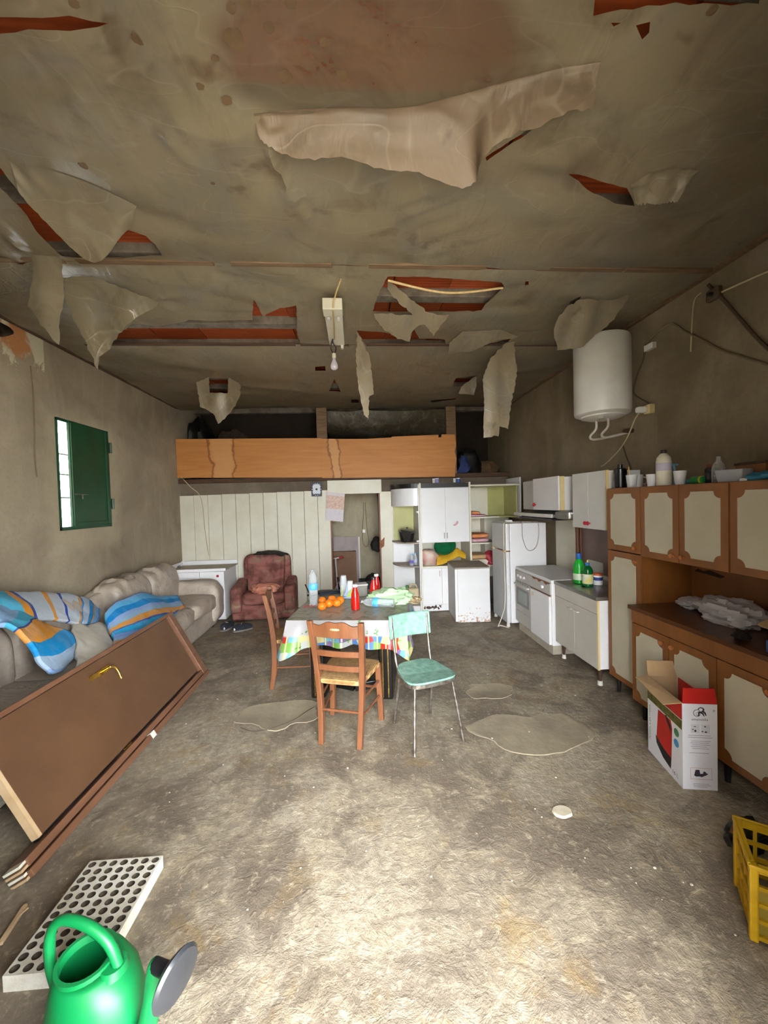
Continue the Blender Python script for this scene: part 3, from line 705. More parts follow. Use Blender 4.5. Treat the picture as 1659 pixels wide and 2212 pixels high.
t = thing('gas_cooker', 'old white gas cooker with oven window and chipped rusty enamel', 'cooker', (2.35, 4.46, 0), world=True)
M_COOK = rust_white('cooker enamel', 1.2, '#dedddb')
mk('body', MB().box(2.09, 2.61, 4.015, 4.93, .1, .79), M_WHITE2, t, bevel=.006)
mk('lid', MB().box(2.08, 2.61, 4.005, 4.94, .79, .825), M_WHITE2, t, bevel=.008)
cpn = mk('control_panel', MB().box(2.072, 2.09, 4.02, 4.93, .66, .785), M_GREY, t, bevel=.003)
for y in (4.84, 4.75, 4.66, 4.18): mk('knob', MB().lathe([(.02, 0), (.018, -.02), (.008, -.022)], (2.072, y, .72), 14, 'x'), M_WHITE2, cpn, smooth=True)
poly = [(4.03, .0)]; random.seed(3)
for i in range(12): poly.append((4.03+.035*i, -random.choice((.004, .012, .03, .02))))
poly.append((4.45, 0))
mk('rust_chip', MB().prism(poly, 0, .0015, lambda u, v, q: (2.0715-q, u, .786+v)), M_RUST, cpn)
od = mk('oven_door', MB().box(2.066, 2.09, 4.48, 4.92, .27, .65), M_GREY, t, bevel=.005)
mk('oven_window', MB().box(2.062, 2.067, 4.53, 4.87, .35, .57), mat('oven glass frame', '#55534f', '#63615c', 4, .2), od, bevel=.003)
mk('oven_glass', MB().box(2.0605, 2.063, 4.575, 4.825, .385, .54), mat('oven glass', '#8b928f', '#9aa19d', 3, .12), od)
mk('oven_handle', MB().tube([(2.066, 4.9, .615), (2.04, 4.89, .615), (2.04, 4.52, .615), (2.066, 4.51, .615)], .01), M_METALW, od, smooth=True)
for i in range(5): mk('vent_slot', MB().box(2.0652, 2.068, 4.54+i*.07, 4.58+i*.07, .632, .64), M_BLACK, od)
mk('drawer', MB().box(2.066, 2.09, 4.48, 4.92, .12, .262), M_GREY, t, bevel=.004)
bd = mk('bottle_door', MB().box(2.058, 2.09, 4.02, 4.47, .11, .64), M_WHITE2, t, bevel=.006)
mk('door_badge', MB().box(2.055, 2.059, 4.39, 4.42, .57, .61), M_YELEDGE, bd)
mk('rust_seam', MB().box(2.07, 2.075, 4.02, 4.5, .645, .655), M_RUST, t)
mk('plinth', MB().box(2.1, 2.58, 4.03, 4.9, 0, .1), mat('dirty plinth', '#a59c8b', '#b8af9e', 8, .8), t)

t = thing('fridge', 'white two-door fridge-freezer standing in the right-hand corner', 'fridge', (2.27, 5.25, 0), world=True)
mk('body', MB().box(2.03, 2.53, 4.985, 5.52, .05, 1.39), M_WHITE2, t, bevel=.008)
M_FRD = mat('fridge door white', '#dadbdc', '#e4e5e6', 2, .3)
for z0, z1, hz in ((1.025, 1.39, 1.06), (.05, 1.015, .985)):
    d = mk('door', MB().box(1.975, 2.026, 4.985, 5.52, z0, z1), M_FRD, t, bevel=.012)
    if hz > 1:
        for y in (5.03, 5.44): mk('hinge_cap', MB().cushion((1.968, y, hz-.04), (.03, .07, .035), .5, .5, 10, 6), M_YELEDGE, d, smooth=True)
mk('rust_line', MB().box(1.978, 2.03, 4.984, 5.3, 1.014, 1.026), M_RUST, t)
for x, y in ((2.0, 5.02), (2.0, 5.48), (2.48, 5.02), (2.48, 5.48)): mk('foot', MB().lathe([(.025, 0), (.02, .05)], (x, y, 0), 12), M_METALW, t)
# leads hanging over the fridge
M_WIRE = mat('white cable', '#cfc9ba', '#dcd6c8', 10, .5)
pts = [(2.35, 5.05, 1.395), (2.1, 5.1, 1.40), (1.99, 5.05, 1.40), (1.962, 5.02, 1.34), (1.962, 5.03, 1.0), (1.955, 5.0, .6), (1.94, 4.98, .3), (1.88, 4.97, .12), (1.85, 5.0, .015), (1.9, 5.05, .008), (1.98, 4.95, .006)]
o = mk('trailing_cable', MB().tube(curve(pts, 60), .007, 7), M_WIRE, None, smooth=True); tag(origin_mesh(o), 'white power cord hanging down the front of the fridge to the floor', 'cable')
pts = [(2.22, 5.1, 1.398), (2.2, 4.99, 1.40), (2.195, 4.975, 1.36), (2.2, 4.975, 1.2), (2.25, 4.975, 1.05), (2.32, 4.975, 1.02), (2.39, 4.975, 1.08), (2.42, 4.975, 1.22), (2.42, 4.975, 1.36), (2.41, 4.99, 1.402), (2.38, 5.1, 1.398)]
o = mk('looped_cable', MB().tube(curve(pts, 50), .006, 7), mat('grey cable', '#b2a9a2', '#bfb6ae', 10, .5), None, smooth=True); tag(origin_mesh(o), 'grey cable looped down the near side of the fridge', 'cable')
o = mk('adapter', MB().box(2.03, 2.12, 5.1, 5.16, 1.391, 1.43), M_WHITE2, None, bevel=.01); tag(origin_mesh(o), 'small white adapter lying on top of the fridge', 'adapter')

# splash panel, cream strip, pipes on the right wall
struct('trim_4', MB().box(XR-.012, XR-.002, 3.26, 4.45, .82, 1.56), mat('brown splash panel', '#6a5249', '#77605a', 2, .5), label='brown splash panel behind sink')
struct('trim_5', MB().box(XR-.014, XR-.002, 4.48, 4.93, 0, 1.5), M_CREAM, label='cream strip behind the cooker')
M_PIPE = mat('brown pipe', '#6d3a22', '#7d4a30', 8, .5)
for y, r, lb in ((4.40, .016, 'thicker brown pipe climbing the wall behind the cooker'), (4.33, .01, 'thin brown pipe climbing the wall beside the splash panel')):
    o = mk('pipe', MB().tube([(XR-.03, y, .83), (XR-.03, y, 1.55)], r, 10), M_PIPE, None, smooth=True); tag(origin_mesh(o), lb, 'pipe')
o = mk('gas_hose', MB().tube(curve([(XR-.03, 3.72, 1.42), (XR-.03, 3.71, 1.25), (XR-.03, 3.75, 1.12), (XR-.025, 3.70, .98), (XR-.03, 3.67, 1.06), (XR-.03, 3.70, 1.2), (XR-.028, 3.70, 1.4)], 40), .01, 8), mat('dark hose', '#4a2f27', '#5a3c32', 8, .6), None, smooth=True); tag(origin_mesh(o), 'dark looped hose hanging below the near white wall unit', 'hose')
o = mk('tap_handle', blob((2.36, 3.3, .828), (.12, .08, .05), .4, 4, 3), M_BLACK, None, smooth=True); tag(origin_mesh(o), 'black scrap lying on the sink by the tall cupboard', 'scrap')
for z, lb in ((1.27, 'black tap lever sticking out above the sink'), (1.02, 'small black hook on the splash panel low by the cupboard')):
    o = mk('black_tap', MB().tube(curve([(XR-.015, 3.33, z), (XR-.1, 3.33, z+.01), (XR-.16, 3.36, z-.03), (XR-.2, 3.40, z-.02)], 14), [.025]*5+[.02]*10, 8) if z > 1.1 else MB().tube(curve([(XR-.015, 3.32, z), (XR-.07, 3.32, z+.01), (XR-.1, 3.34, z-.05)], 10), .016, 8), M_BLACK, None, smooth=True); tag(origin_mesh(o), lb, 'tap')
o = mk('splash_tile', MB().box(XR-.02, XR-.012, 3.95, 4.22, .87, 1.0), M_GREY, None, bevel=.002); tag(origin_mesh(o), 'pale rectangular plate on the splash panel behind the green bottle', 'plate')

# white wall units and hood
t = thing('hanging_cupboard', 'white wall unit over the cooker hood with one red knob', 'cupboard', (2.5, 4.75, 1.56), world=True)
mk('body', MB().box(2.37, XW, 4.235, 5.27, 1.565, 1.955), M_WHITE, t, bevel=.003)
d = mk('door', MB().box(2.30, 2.32, 4.235, 4.86, 1.57, 1.965), M_WHITE, t, bevel=.003, label='white door standing a little open'); 
mk('door_edge', MB().box(2.32, 2.37, 4.225, 4.235, 1.57, 1.96), M_YELEDGE, d); mk('door_edge', MB().box(2.32, 2.37, 4.236, 4.25, 1.57, 1.96), M_WHITE, d)
mk('knob', MB().lathe([(.008, 0), (.01, -.015), (.024, -.02), (.022, -.035), (.006, -.038)], (2.30, 4.79, 1.635), 14, 'x'), M_RED, d, smooth=True)
mk('door', MB().box(2.35, 2.368, 4.87, 5.27, 1.57, 1.95), M_GREY, t, bevel=.003)
t = thing('hanging_cupboard', 'white wall unit with two red knobs above the sink', 'cupboard', (2.47, 3.66, 1.4), world=True)
mk('body', MB().box(2.33, XW, 3.40, 3.955, 1.405, 1.955), M_WHITE, t, bevel=.003)
mk('edge_band', MB().box(2.30, 2.33, 3.39, 3.40, 1.405, 1.96), M_YELEDGE, t)
for a, b, k in ((3.40, 3.676, 3.655), (3.68, 3.955, 3.70)):
    d = mk('door', MB().box(2.305, 2.33, a, b, 1.40, 1.96), mat('greyish white door', '#d2d1cd', '#dcdbd7', 2, .38), t, bevel=.002)
    mk('knob', MB().lathe([(.008, 0), (.01, -.015), (.02, -.02), (.018, -.032), (.005, -.035)], (2.305, k, 1.455), 14, 'x'), M_RED, d, smooth=True)
mk('hook_light', MB().cushion((2.30, 3.955, 1.545), (.03, .04, .022), .7, .7, 10, 6), M_WHITE2, t, smooth=True)
t = thing('cooker_hood', 'dark greasy steel cooker hood under the far white wall unit', 'cooker hood', (2.4, 4.7, 1.48), world=True)
M_HOOD = mat('greasy steel', '#6f6c66', '#8a8780', 6, .35, metal=.7)
mk('canopy', MB().hexa([(2.22, 4.22, 1.49), (XW, 4.22, 1.47), (XW, 5.25, 1.47), (2.22, 5.25, 1.49), (2.24, 4.22, 1.525), (XW, 4.22, 1.562), (XW, 5.25, 1.562), (2.24, 5.25, 1.525)]), M_HOOD, t, bevel=.006)
mk('lip', MB().box(2.2, 2.225, 4.22, 5.25, 1.488, 1.53), M_METALW, t, bevel=.004)
mk('grease_filter', MB().box(2.26, 2.6, 4.3, 5.2, 1.452, 1.47), M_BLACK, t)
mk('motor_box', MB().cushion((2.45, 4.12, 1.52), (.4, .3, .1), .35, .35, 20, 10), M_HOOD, t, smooth=True)

# ------------------------------------------------------------------ white box cabinet on the floor in front of the shelves
t = thing('metal_cabinet', 'rusty white metal cabinet with a brown top standing before the shelves', 'cabinet', (1.35, 5.285, 0), math.radians(-4))
M_RUSTW = rust_white('rust-spotted white', 1.1)
mk('body', MB().box(.035, .49, 0, .6, 0, .755), M_RUSTW, t, bevel=.006)
mk('door', MB().box(0, .035, .005, .6, .01, .75), M_WHITE2, t, bevel=.006)
mk('top', MB().box(-.005, .495, -.005, .605, .755, .775), mat('brown dusty top', '#7d7368', '#938a7f', 5, .5), t, bevel=.003)

# ------------------------------------------------------------------ shelving wall at the back
YS, YK = 5.9, 6.45
M_OLIVE = mat('olive green lining', '#a3a265', '#b1b074', 3, .5)
M_SHADE = mat('ivory shelf board', '#e3decb', '#ece8d8', 3, .45)
t = thing('corner_shelf', 'white rounded end shelf with an olive back next to the inner doorway', 'shelf', (.8, YK, 0), world=True)
mk('back_panel', MB().box(.60, .97, YK-.02, YK, 0, 1.98), M_WHITE, t)
mk('olive_lining', MB().box(.61, .955, YK-.026, YK-.02, 1.08, 1.64), M_OLIVE, t)
mk('side_panel', MB().box(.955, .972, YS+.0, YK-.02, 0, 1.98), M_WHITE, t, bevel=.002)
def quarter(z0, z1, r=.37, ry=.5, n=12, cx=.955, cy=YK-.02):
    p = [(cx, cy)]+[(cx-r*math.cos(PI/2*i/n), cy-ry*math.sin(PI/2*i/n)) for i in range(n+1)]
    return MB().prism(p, z0, z1, lambda u, v, q: (u, v, q))
M_SHELFE = mat('brown edged shelf', '#8d8074', '#a3968a', 6, .5)
for z in (.685, 1.055): mk('shelf_board', quarter(z, z+.02), M_SHELFE, t)
mk('top_box', quarter(1.65, 1.925), M_WHITE2, t, smooth=True); mk('bottom_box', quarter(0, .08), M_WHITE, t)
mk('cornice', quarter(1.93, 1.995, .375, .505), M_BLACK, t)
for z in (1.1, 1.55): mk('lamp_cap', MB().cushion((.94, YS+.02, z), (.05, .04, .035), .8, .8, 12, 8), M_WHITE2, t, smooth=True)
t = thing('shelf_cabinet', 'tall white two-door cabinet with a niche in the middle of the back shelves', 'cupboard', (1.38, YK, 0), world=True)
mk('side_panel', MB().box(.974, 1.0, YS-.01, YK, 0, 2.0), M_SHADE, t, bevel=.002); mk('side_panel', MB().box(1.755, 1.785, YS-.01, YK, .6, 2.0), M_SHADE, t, bevel=.002)
mk('back_panel', MB().box(1.0, 1.755, YK-.02, YK, .08, 1.99), M_SHADE, t)
mk('cornice', MB().box(1.0, 1.755, YS, YS+.02, 1.925, 1.99), M_BLACK, t)
mk('body', MB().box(1.0, 1.755, YS+.02, YK-.02, 1.07, 1.92), M_WHITE, t)
for a, b, k in ((1.002, 1.376, 1.355), (1.379, 1.753, 1.40)):
    d = mk('door', MB().box(a, b, YS, YS+.02, 1.07, 1.91), M_WHITE, t, bevel=.002)
    mk('handle', MB().box(k-.006, k+.006, YS-.012, YS, 1.13, 1.22), M_STEEL, d, bevel=.003)
mk('sticker', MB().prism([(1.49, 1.33), (1.53, 1.36), (1.56, 1.40), (1.585, 1.385), (1.57, 1.345), (1.53, 1.32)], YS-.001, YS, lambda u, v, q: (u, q, v)), mat('torn pink sticker', '#c88a97', '#e3c5c9', 40, .7), t)
mk('counter', MB().box(1.0, 1.755, YS, YK-.02, .675, .70), M_SHADE, t, bevel=.002)
mk('lower_body', MB().box(1.0, 1.755, YS+.02, YK-.02, .1, .675), M_WHITE, t)
d = mk('door', MB().box(1.002, 1.30, YS, YS+.02, .1, .665), M_WHITE, t, bevel=.002); mk('handle', MB().box(1.265, 1.275, YS-.01, YS, .54, .63), mat('pinkish handle', '#c9a8a0'), d)
d = mk('door', MB().box(1.303, 1.753, YS, YS+.02, .1, .665), M_WHITE, t, bevel=.002)
pl = mk('plinth', MB().box(1.0, 1.755, YS+.01, YS+.03, 0, .095), M_WHITE, t)
random.seed(11)
for i in range(9):
    x = 1.02+i*.03+random.uniform(0, .01); mk('peeled_patch', MB().prism([(p[0], p[1]) for p in irregular(x, .05+random.uniform(-.015, .02), .017, .02, i, 12, .6)], YS+.008, YS+.01, lambda u, v, q: (u, q, v)), M_DARKWOOD, pl)
t = thing('open_shelf', 'white open shelf with an olive cupboard hanging behind the fridge', 'shelf', (2.2, YK, 0), world=True)
mk('back_panel', MB().box(1.787, 2.6, YK-.02, YK, .4, 1.95), M_SHADE, t)
mk('top_board', MB().box(1.787, 2.6, YS, YK-.02, 1.93, 1.955), M_SHADE, t, bevel=.002)
mk('shelf_board', MB().box(1.787, 2.24, YS, YK-.02, 1.425, 1.45), M_SHADE, t, bevel=.002)
mk('shelf_board', MB().box(1.787, 2.24, YS, YK-.02, 1.02, 1.045), M_SHADE, t, bevel=.002)
mk('shelf_board', MB().box(1.787, 2.6, YS, YK-.02, .66, .685), M_SHADE, t, bevel=.002)
mk('olive_back', MB().box(2.24, 2.52, YK-.03, YK-.02, 1.45, 1.93), M_OLIVE, t); mk('olive_side', MB().box(2.52, 2.54, YS+.02, YK-.02, 1.45, 1.93), M_OLIVE, t)
mk('side_panel', MB().box(2.575, 2.6, YS, YK, 1.4, 2.06), M_WHITE, t, bevel=.002); mk('olive_shelf', MB().box(2.24, 2.54, YS+.02, YK-.03, 1.43, 1.45), M_OLIVE, t)
mk('side_panel', MB().box(2.10, 2.12, YS+.3, YK-.02, .685, 1.42), M_SHADE, t)

# ------------------------------------------------------------------ seating
M_CHAIR = mat('varnished chair wood', '#694028', '#7a4d31', 9, .35, stretch=(3, 3, .6))
def rush_mat():
    t = NT('woven rush'); v = t.coords(); x, y, z = t.sep(v)
    d = t.math('SUBTRACT', t.math('ABSOLUTE', x), t.math('ABSOLUTE', y))
    s = t.math('GREATER_THAN', d, 0.0)
    k = t.math('ADD', t.math('MULTIPLY', x, s), t.math('MULTIPLY', y, t.math('SUBTRACT', 1, s)))
    w = t.math('SINE', t.math('MULTIPLY', k, 620)); n = t.noise(v, 40, 4)
    t.color(t.ramp(t.math('ADD', t.math('MULTIPLY', w, .25), n), [(.2, '#7c5a34'), (.5, '#a8814f'), (.8, '#c7a06a')]))
    t.bump(w, .7, .004); t.set(Roughness=.8); return t.m
M_RUSH = rush_mat()
def wood_chair(label, loc, rz):
    t = thing('dining_chair', label, 'chair', loc, rz)
    # local: +y is the front of the seat; rear posts lean backwards at the top
    for s in (-1, 1):
        pts = [(s*.145, -.20, 0), (s*.152, -.17, .22), (s*.165, -.165, .45), (s*.178, -.19, .68), (s*.19, -.235, .90)]
        mb = MB(); cv = curve(pts, 14); rings = []
        for i, p in enumerate(cv):
            w, d = .019, .026-.006*abs(i/14-.5)*2
            rings.append([p+Vector((-w, -d, 0)), p+Vector((w, -d, 0)), p+Vector((w, d, 0)), p+Vector((-w, d, 0))])
        mk('back_post', mb.ring_loft(rings), M_CHAIR, t, smooth=True, bevel=.004)
        mk('leg', MB().ring_loft([[(s*.205-.02, .16, 0), (s*.205+.02, .16, 0), (s*.205+.02, .2, 0), (s*.205-.02, .2, 0)], [(s*.19-.022, .15, .45), (s*.19+.022, .15, .45), (s*.19+.022, .195, .45), (s*.19-.022, .195, .45)]]), M_CHAIR, t, bevel=.004)
    # curved slats
    def slat(z, h, x, yb, bow, wavy=0, hole=False):
        f, b = [], []
        n = 16; rows = []
        for i in range(n+1):
            u = -1+2*i/n; yy = yb-bow*(1-u*u); top = z+h/2+wavy*(.5+.5*math.cos(u*PI))*(1 if abs(u) < 1 else 0)-wavy*.25*math.cos(u*3*PI)
            zt, zb = top, z-h/2-wavy*.35*(.5+.5*math.cos(u*2*PI))*0
            rows.append([Vector((u*x, yy-.009, zb)), Vector((u*x, yy+.009, zb)), Vector((u*x, yy+.009, zt)), Vector((u*x, yy-.009, zt))])
        return MB().ring_loft(rows)
    tr = mk('top_rail', slat(.825, .085, .182, -.215, .02, .028), M_CHAIR, t, smooth=True, bevel=.003)
    mk('rail_slot', MB().cushion((0, -.246, .845), (.07, .006, .016), .6, .6, 14, 8), mat('pale slot inlay', '#c9b48d', '#8d6a44', 30, .6), tr, smooth=True)
    mk('back_slat', slat(.66, .042, .172, -.19, .018), M_CHAIR, t, smooth=True, bevel=.003)
    mk('back_slat', slat(.55, .042, .166, -.175, .016), M_CHAIR, t, smooth=True, bevel=.003)
    # rush seat
    def sf(p, q):
        k = 1+.11*(p.y); q.x *= k; q.z -= .012*(1-p.x*p.x)*(1-p.y*p.y); return q
    mk('seat', MB().cushion((0, .005, .452), (.385, .40, .05), .35, .25, 40, 14, sf), M_RUSH, t, smooth=True)
    for z in (.2, .32):
        for s in (-1, 1): mk('stretcher', MB().tube([(s*.152, -.17, z), (s*.199, .17, z)], .009, 8), M_CHAIR, t, smooth=True)
    mk('stretcher', MB().tube([(-.15, -.172, .235), (.15, -.172, .235)], .01, 8), M_CHAIR, t, smooth=True)
    mk('stretcher', MB().tube([(-.195, .175, .26), (.195, .175, .26)], .01, 8), M_CHAIR, t, smooth=True)
    mk('front_rail', MB().box(-.185, .185, .165, .185, .39, .425), M_CHAIR, t, bevel=.003)
    return t
wood_chair('ladder-back wooden chair with a rush seat, its back to the camera', (-.10, 2.90, 0), math.radians(-18))
wood_chair('ladder-back wooden chair at the left side of the table, facing right', (-.655, 3.80, 0), math.radians(-84))

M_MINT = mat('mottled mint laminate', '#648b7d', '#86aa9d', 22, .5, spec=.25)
M_CHROME = mat('pitted chrome tube', '#62564d', '#a39d96', 26, .35, metal=.8)
t = thing('kitchen_chair', 'mint green laminate chair with thin chrome legs beside the table', 'chair', (.465, 2.79, 0), math.radians(198))
for s in (-1, 1):
    mk('leg', MB().tube([(s*.195, .205, 0), (s*.15, .14, .43)], .0105, 10), M_CHROME, t, smooth=True)
    mk('leg', MB().tube([(s*.16, -.215, 0), (s*.14, -.13, .43)], .0105, 10), M_CHROME, t, smooth=True)
    mk('back_post', MB().tube(curve([(s*.145, -.14, .43), (s*.148, -.18, .5), (s*.152, -.215, .66), (s*.155, -.235, .82)], 12), .0105, 10), M_CHROME, t, smooth=True)
def seatpoly(w0, w1, d, n=8):
    out = []
    for i in range(33):
        a = 2*PI*i/33; sg = lambda v, k: math.copysign(abs(v)**k, v)
        y = sg(math.sin(a), .55); w = w0+(w1-w0)*(y+1)/2
        out.append((sg(math.cos(a), .55)*w, y*d))
    return out
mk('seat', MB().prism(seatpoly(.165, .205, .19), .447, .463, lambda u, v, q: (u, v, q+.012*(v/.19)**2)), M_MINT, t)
mk('seat_rim', MB().prism(seatpoly(.17, .21, .195), .424, .449, lambda u, v, q: (u, v, q+.012*(v/.19)**2)), M_CHROME, t)
rows = []
for i in range(13):
    u = -1+i/6; rows.append([(u*.178, -.232+.03*u*u, .655), (u*.178, -.252+.03*u*u, .655), (u*.178, -.272+.03*u*u, .835), (u*.178, -.252+.03*u*u, .835)])
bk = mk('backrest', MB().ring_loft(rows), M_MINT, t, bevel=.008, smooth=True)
for s in (-1, 1):
    for z in (.69, .8): mk('screw', MB().lathe([(.006, 0), (.006, -.004)], (s*.152, -.243-.02*(z-.655)/.18-.006+.022, z), 8, 'y'), M_STEEL, bk)

# armchair
def uph_mat():
    t = NT('printed rust velour'); v = t.coords((1, 1, 2.2), rot=(0, .3, 0)); v2 = t.coords((2.5, 2.5, 1))
    a = t.noise(v, 3, 4, .55, .3); b = t.noise(v2, 3.5, 3, .5, .3)
    col = t.ramp(a, [(.3, '#5a3d36'), (.42, '#7e5148'), (.52, '#94605a'), (.6, '#876757'), (.7, '#ab8b7a')])
    col = t.mix(t.ramp(b, [(.52, (0, 0, 0)), (.66, (.6, .6, .6))]), col, '#4a2a2c')
    t.color(col); t.set(Roughness=.9, Specular_IOR_Level=.15); t.bump(t.noise(v, 180, 2), .2, .004); return t.m
M_UPH = uph_mat()
t = thing('armchair', 'sagging rust-brown patterned armchair against the plank wall', 'armchair', (-1.44, 6.1, 0), math.radians(4))
mk('base', MB().box(-.46, .46, -.30, .28, .02, .27), M_UPH, t, bevel=.04, bseg=4, smooth=True)
mk('back', MB().cushion((0, .24, .58), (.74, .2, .74), .3, .35, 32, 18), M_UPH, t, smooth=True)
mk('back_cushion', MB().cushion((0, .08, .66), (.56, .2, .6), .3, .35, 32, 18, lambda p, q: Vector((q.x*(1+.05*p.z), q.y+.1*p.z, q.z))), M_UPH, t, smooth=True)
mk('seat_cushion', MB().cushion((0, -.12, .34), (.62, .52, .19), .4, .35, 32, 14), M_UPH, t, smooth=True)
for s in (-1, 1):
    mk('arm', MB().cushion((s*.385, -.05, .33), (.17, .62, .40), .35, .35, 28, 16, lambda p, q: Vector((q.x, q.y, q.z+.07*max(0, p.y)))), M_UPH, t, smooth=True)
o = mk('black_cloth', patch([[(-1.62, 6.1, .955), (-1.6, 6.28, .975), (-1.58, 6.4, .96)], [(-1.45, 6.08, .965), (-1.44, 6.25, .995), (-1.43, 6.4, .98)], [(-1.3, 6.08, .96), (-1.28, 6.22, .985), (-1.28, 6.36, .97)], [(-1.17, 6.06, .93), (-1.14, 6.16, .95), (-1.12, 6.28, .92)]], 24, 16, .012, 9, 3), M_DARK, None, smooth=True, solid=.012)
tag(origin_mesh(o), 'black cloth thrown over the top of the armchair', 'cloth')
M_PINK = mat('salmon cloth', '#c07a62', '#d08f78', 10, .9)
o = mk('salmon_cloth', blob((-1.40, 5.86, .42), (.36, .24, .14), .35, 5, 8), M_PINK, None, smooth=True); tag(origin_mesh(o), 'salmon pink cloth crumpled on the armchair seat', 'cloth')

# shoes
def shoe(loc, rz, label):
    t = thing('shoe', label, 'shoe', loc, rz, 'shoes by the armchair')
    def fn(p, q):
        q.x *= (1-.18*max(0, -p.y)+.02); q.z += -.02*max(0, p.y)*(p.z > 0); q.z = max(q.z, -.03); return q
    mk('upper', MB().cushion((0, 0, .05), (.1, .27, .1), .6, .6, 22, 12, fn), mat('navy suede', '#1b1d26', '#2a2c36', 20, .9), t, smooth=True)
    mk('sole', MB().cushion((0, 0, .012), (.105, .28, .024), .4, .6, 22, 6), mat('grey sole', '#6d6963', '#817d76', 9, .8), t, smooth=True)
    mk('toe_cap', MB().cushion((0, -.1, .045), (.075, .06, .06), .7, .7, 14, 8), mat('white rubber', '#c9c6bd', '#d8d5cc', 9, .7), t, smooth=True)
    mk('lace', MB().tube([(-.03, .0, .098), (.03, -.02, .098), (-.03, -.04, .093), (.03, -.055, .088)], .005, 6), M_METALW, t, smooth=True)
shoe((-1.86, 5.52, 0), math.radians(-15), 'dark shoe nearer the sofa, in front of the armchair')
shoe((-1.62, 5.42, 0), math.radians(-60), 'dark shoe with a white toe lying in front of the armchair')

# sofas
def leather_mat():
    t = NT('beige worn leather'); v = t.coords(); a = t.noise(v, 3, 6, .6); b = t.noise(v, 4.5, 3, .5, 1.2)
    t.color(t.ramp(a, [(.35, '#9a8d7f'), (.5, '#aca092'), (.7, '#bbb0a3')])); t.set(Roughness=.42)
    t.bump(t.math('ADD', b, t.math('MULTIPLY', t.noise(v, 30, 3), .06)), .7, .04); return t.m
M_LEATH = leather_mat()
def puff(fx, amp, ax='y', seed=0):
    def fn(p, q):
        k = getattr(p, ax); q = q*(1+amp*(abs(math.cos(k*fx*PI/2))-.6)); q += Vector((noise.noise(p*2.5+Vector((seed, 0, 0))), 0, noise.noise(p*2.5+Vector((0, seed, 0)))))*.018
        return q
    return fn
def sofa(y0, y1, label, hump, arms=(True, True), zb=.92):
    t = thing('sofa', label, 'sofa', (-2.4, (y0+y1)/2, 0), world=True)
    cy = (y0+y1)/2; L = y1-y0
    mk('base', MB().box(-2.8, -2.06, y0+.04, y1-.04, .03, .3), M_LEATH, t, bevel=.04, bseg=4, smooth=True)
    n = 2; seg = (L-.4)/n
    for i in range(n):
        c = y0+.2+seg*(i+.5)
        mk('seat_cushion', MB().cushion((-2.32, c, .4), (.68, seg*1.02, .24), .45, .35, 36, 16, puff(1.5, .02, 'y', i)), M_LEATH, t, smooth=True)
        mk('back_cushion', MB().cushion((-2.66, c, .64+hump*.0), (.36, seg*1.06, .62+hump), .6, .55, 48, 22, puff(5, .1, 'y', i+4)), M_LEATH, t, smooth=True)
    mk('back', MB().cushion((-2.75, cy, .48), (.22, L-.1, .8), .3, .3, 36, 16), M_LEATH, t, smooth=True)
    for k, yy in ((0, y0+.12), (1, y1-.12)):
        if arms[k]: mk('arm', MB().cushion((-2.38, yy, .37), (.84, .3, .62), .45, .4, 36, 18, puff(1, .03, 'x', k)), M_LEATH, t, smooth=True)
    for x in (-2.72, -2.12):
        for y in (y0+.12, y1-.12): mk('foot', MB().lathe([(.025, 0), (.03, .04)], (x, y, 0), 10), M_BLACK, t)
    return t
sofa(3.98, 5.78, 'beige leather sofa under the window, its far arm by the white cabinet', .04, (False, True))
sofa(2.05, 3.92, 'beige leather sofa nearer the camera, behind the brown door', .02, (True, False))

# bedding on the sofas
def stripe_mat(name, axis, scale, stops, off=0):
    t = NT(name); tc = t.n('ShaderNodeUVMap'); x, y, z = t.sep(tc.outputs[0])
    k = t.math('FRACT', t.math('ADD', t.math('MULTIPLY', x if axis == 'x' else y, scale), off))
    col = t.ramp(k, stops, 'CONSTANT'); v = t.coords()
    col = t.mix(t.ramp(t.noise(v, 7, 5), [(.4, (0, 0, 0)), (.75, (.3, .3, .3))]), col, '#9cc0e4')
    t.color(col); t.set(Roughness=.85, Specular_IOR_Level=.2); t.bump(t.noise(v, 12, 5, .6, .8), .5, .02); return t.m
def uv_grid(o, nu, nv):
    uv = o.data.uv_layers.new(name='UVMap')
    for l in o.data.loops:
        i = l.vertex_index; uv.data[l.index].uv = (i//(nv+1)/nu, (i % (nv+1))/nv)
ST1 = [(0, '#9ab8dd'), (.07, '#49b4d6'), (.2, '#d8921f'), (.24, '#31408f'), (.26, '#c0c9d2'), (.4, '#d8921f'), (.43, '#c0c9d2'), (.52, '#2a49b0'), (.54, '#c0c9d2'), (.66, '#d8921f'), (.68, '#2f7fc0'), (.7, '#b9c6d6'), (.78, '#0f86c4'), (.84, '#d8921f'), (.86, '#7fb0e2'), (.95, '#2f80d8'), (.965, '#7fb0e2')]
def bed(name, rows, nu, nv, m, label, amp=.018, fs=5, seed=0, solid=.03):
    o = mk(name, patch(rows, nu, nv, amp, fs, seed), m, None, smooth=True, solid=solid); uv_grid(o, nu, nv); tag(origin_mesh(o), label, 'bedding'); return o
A = lambda px, py, X: at(px, py, X=X)
m1 = stripe_mat('blue striped duvet', 'x', 1, ST1)
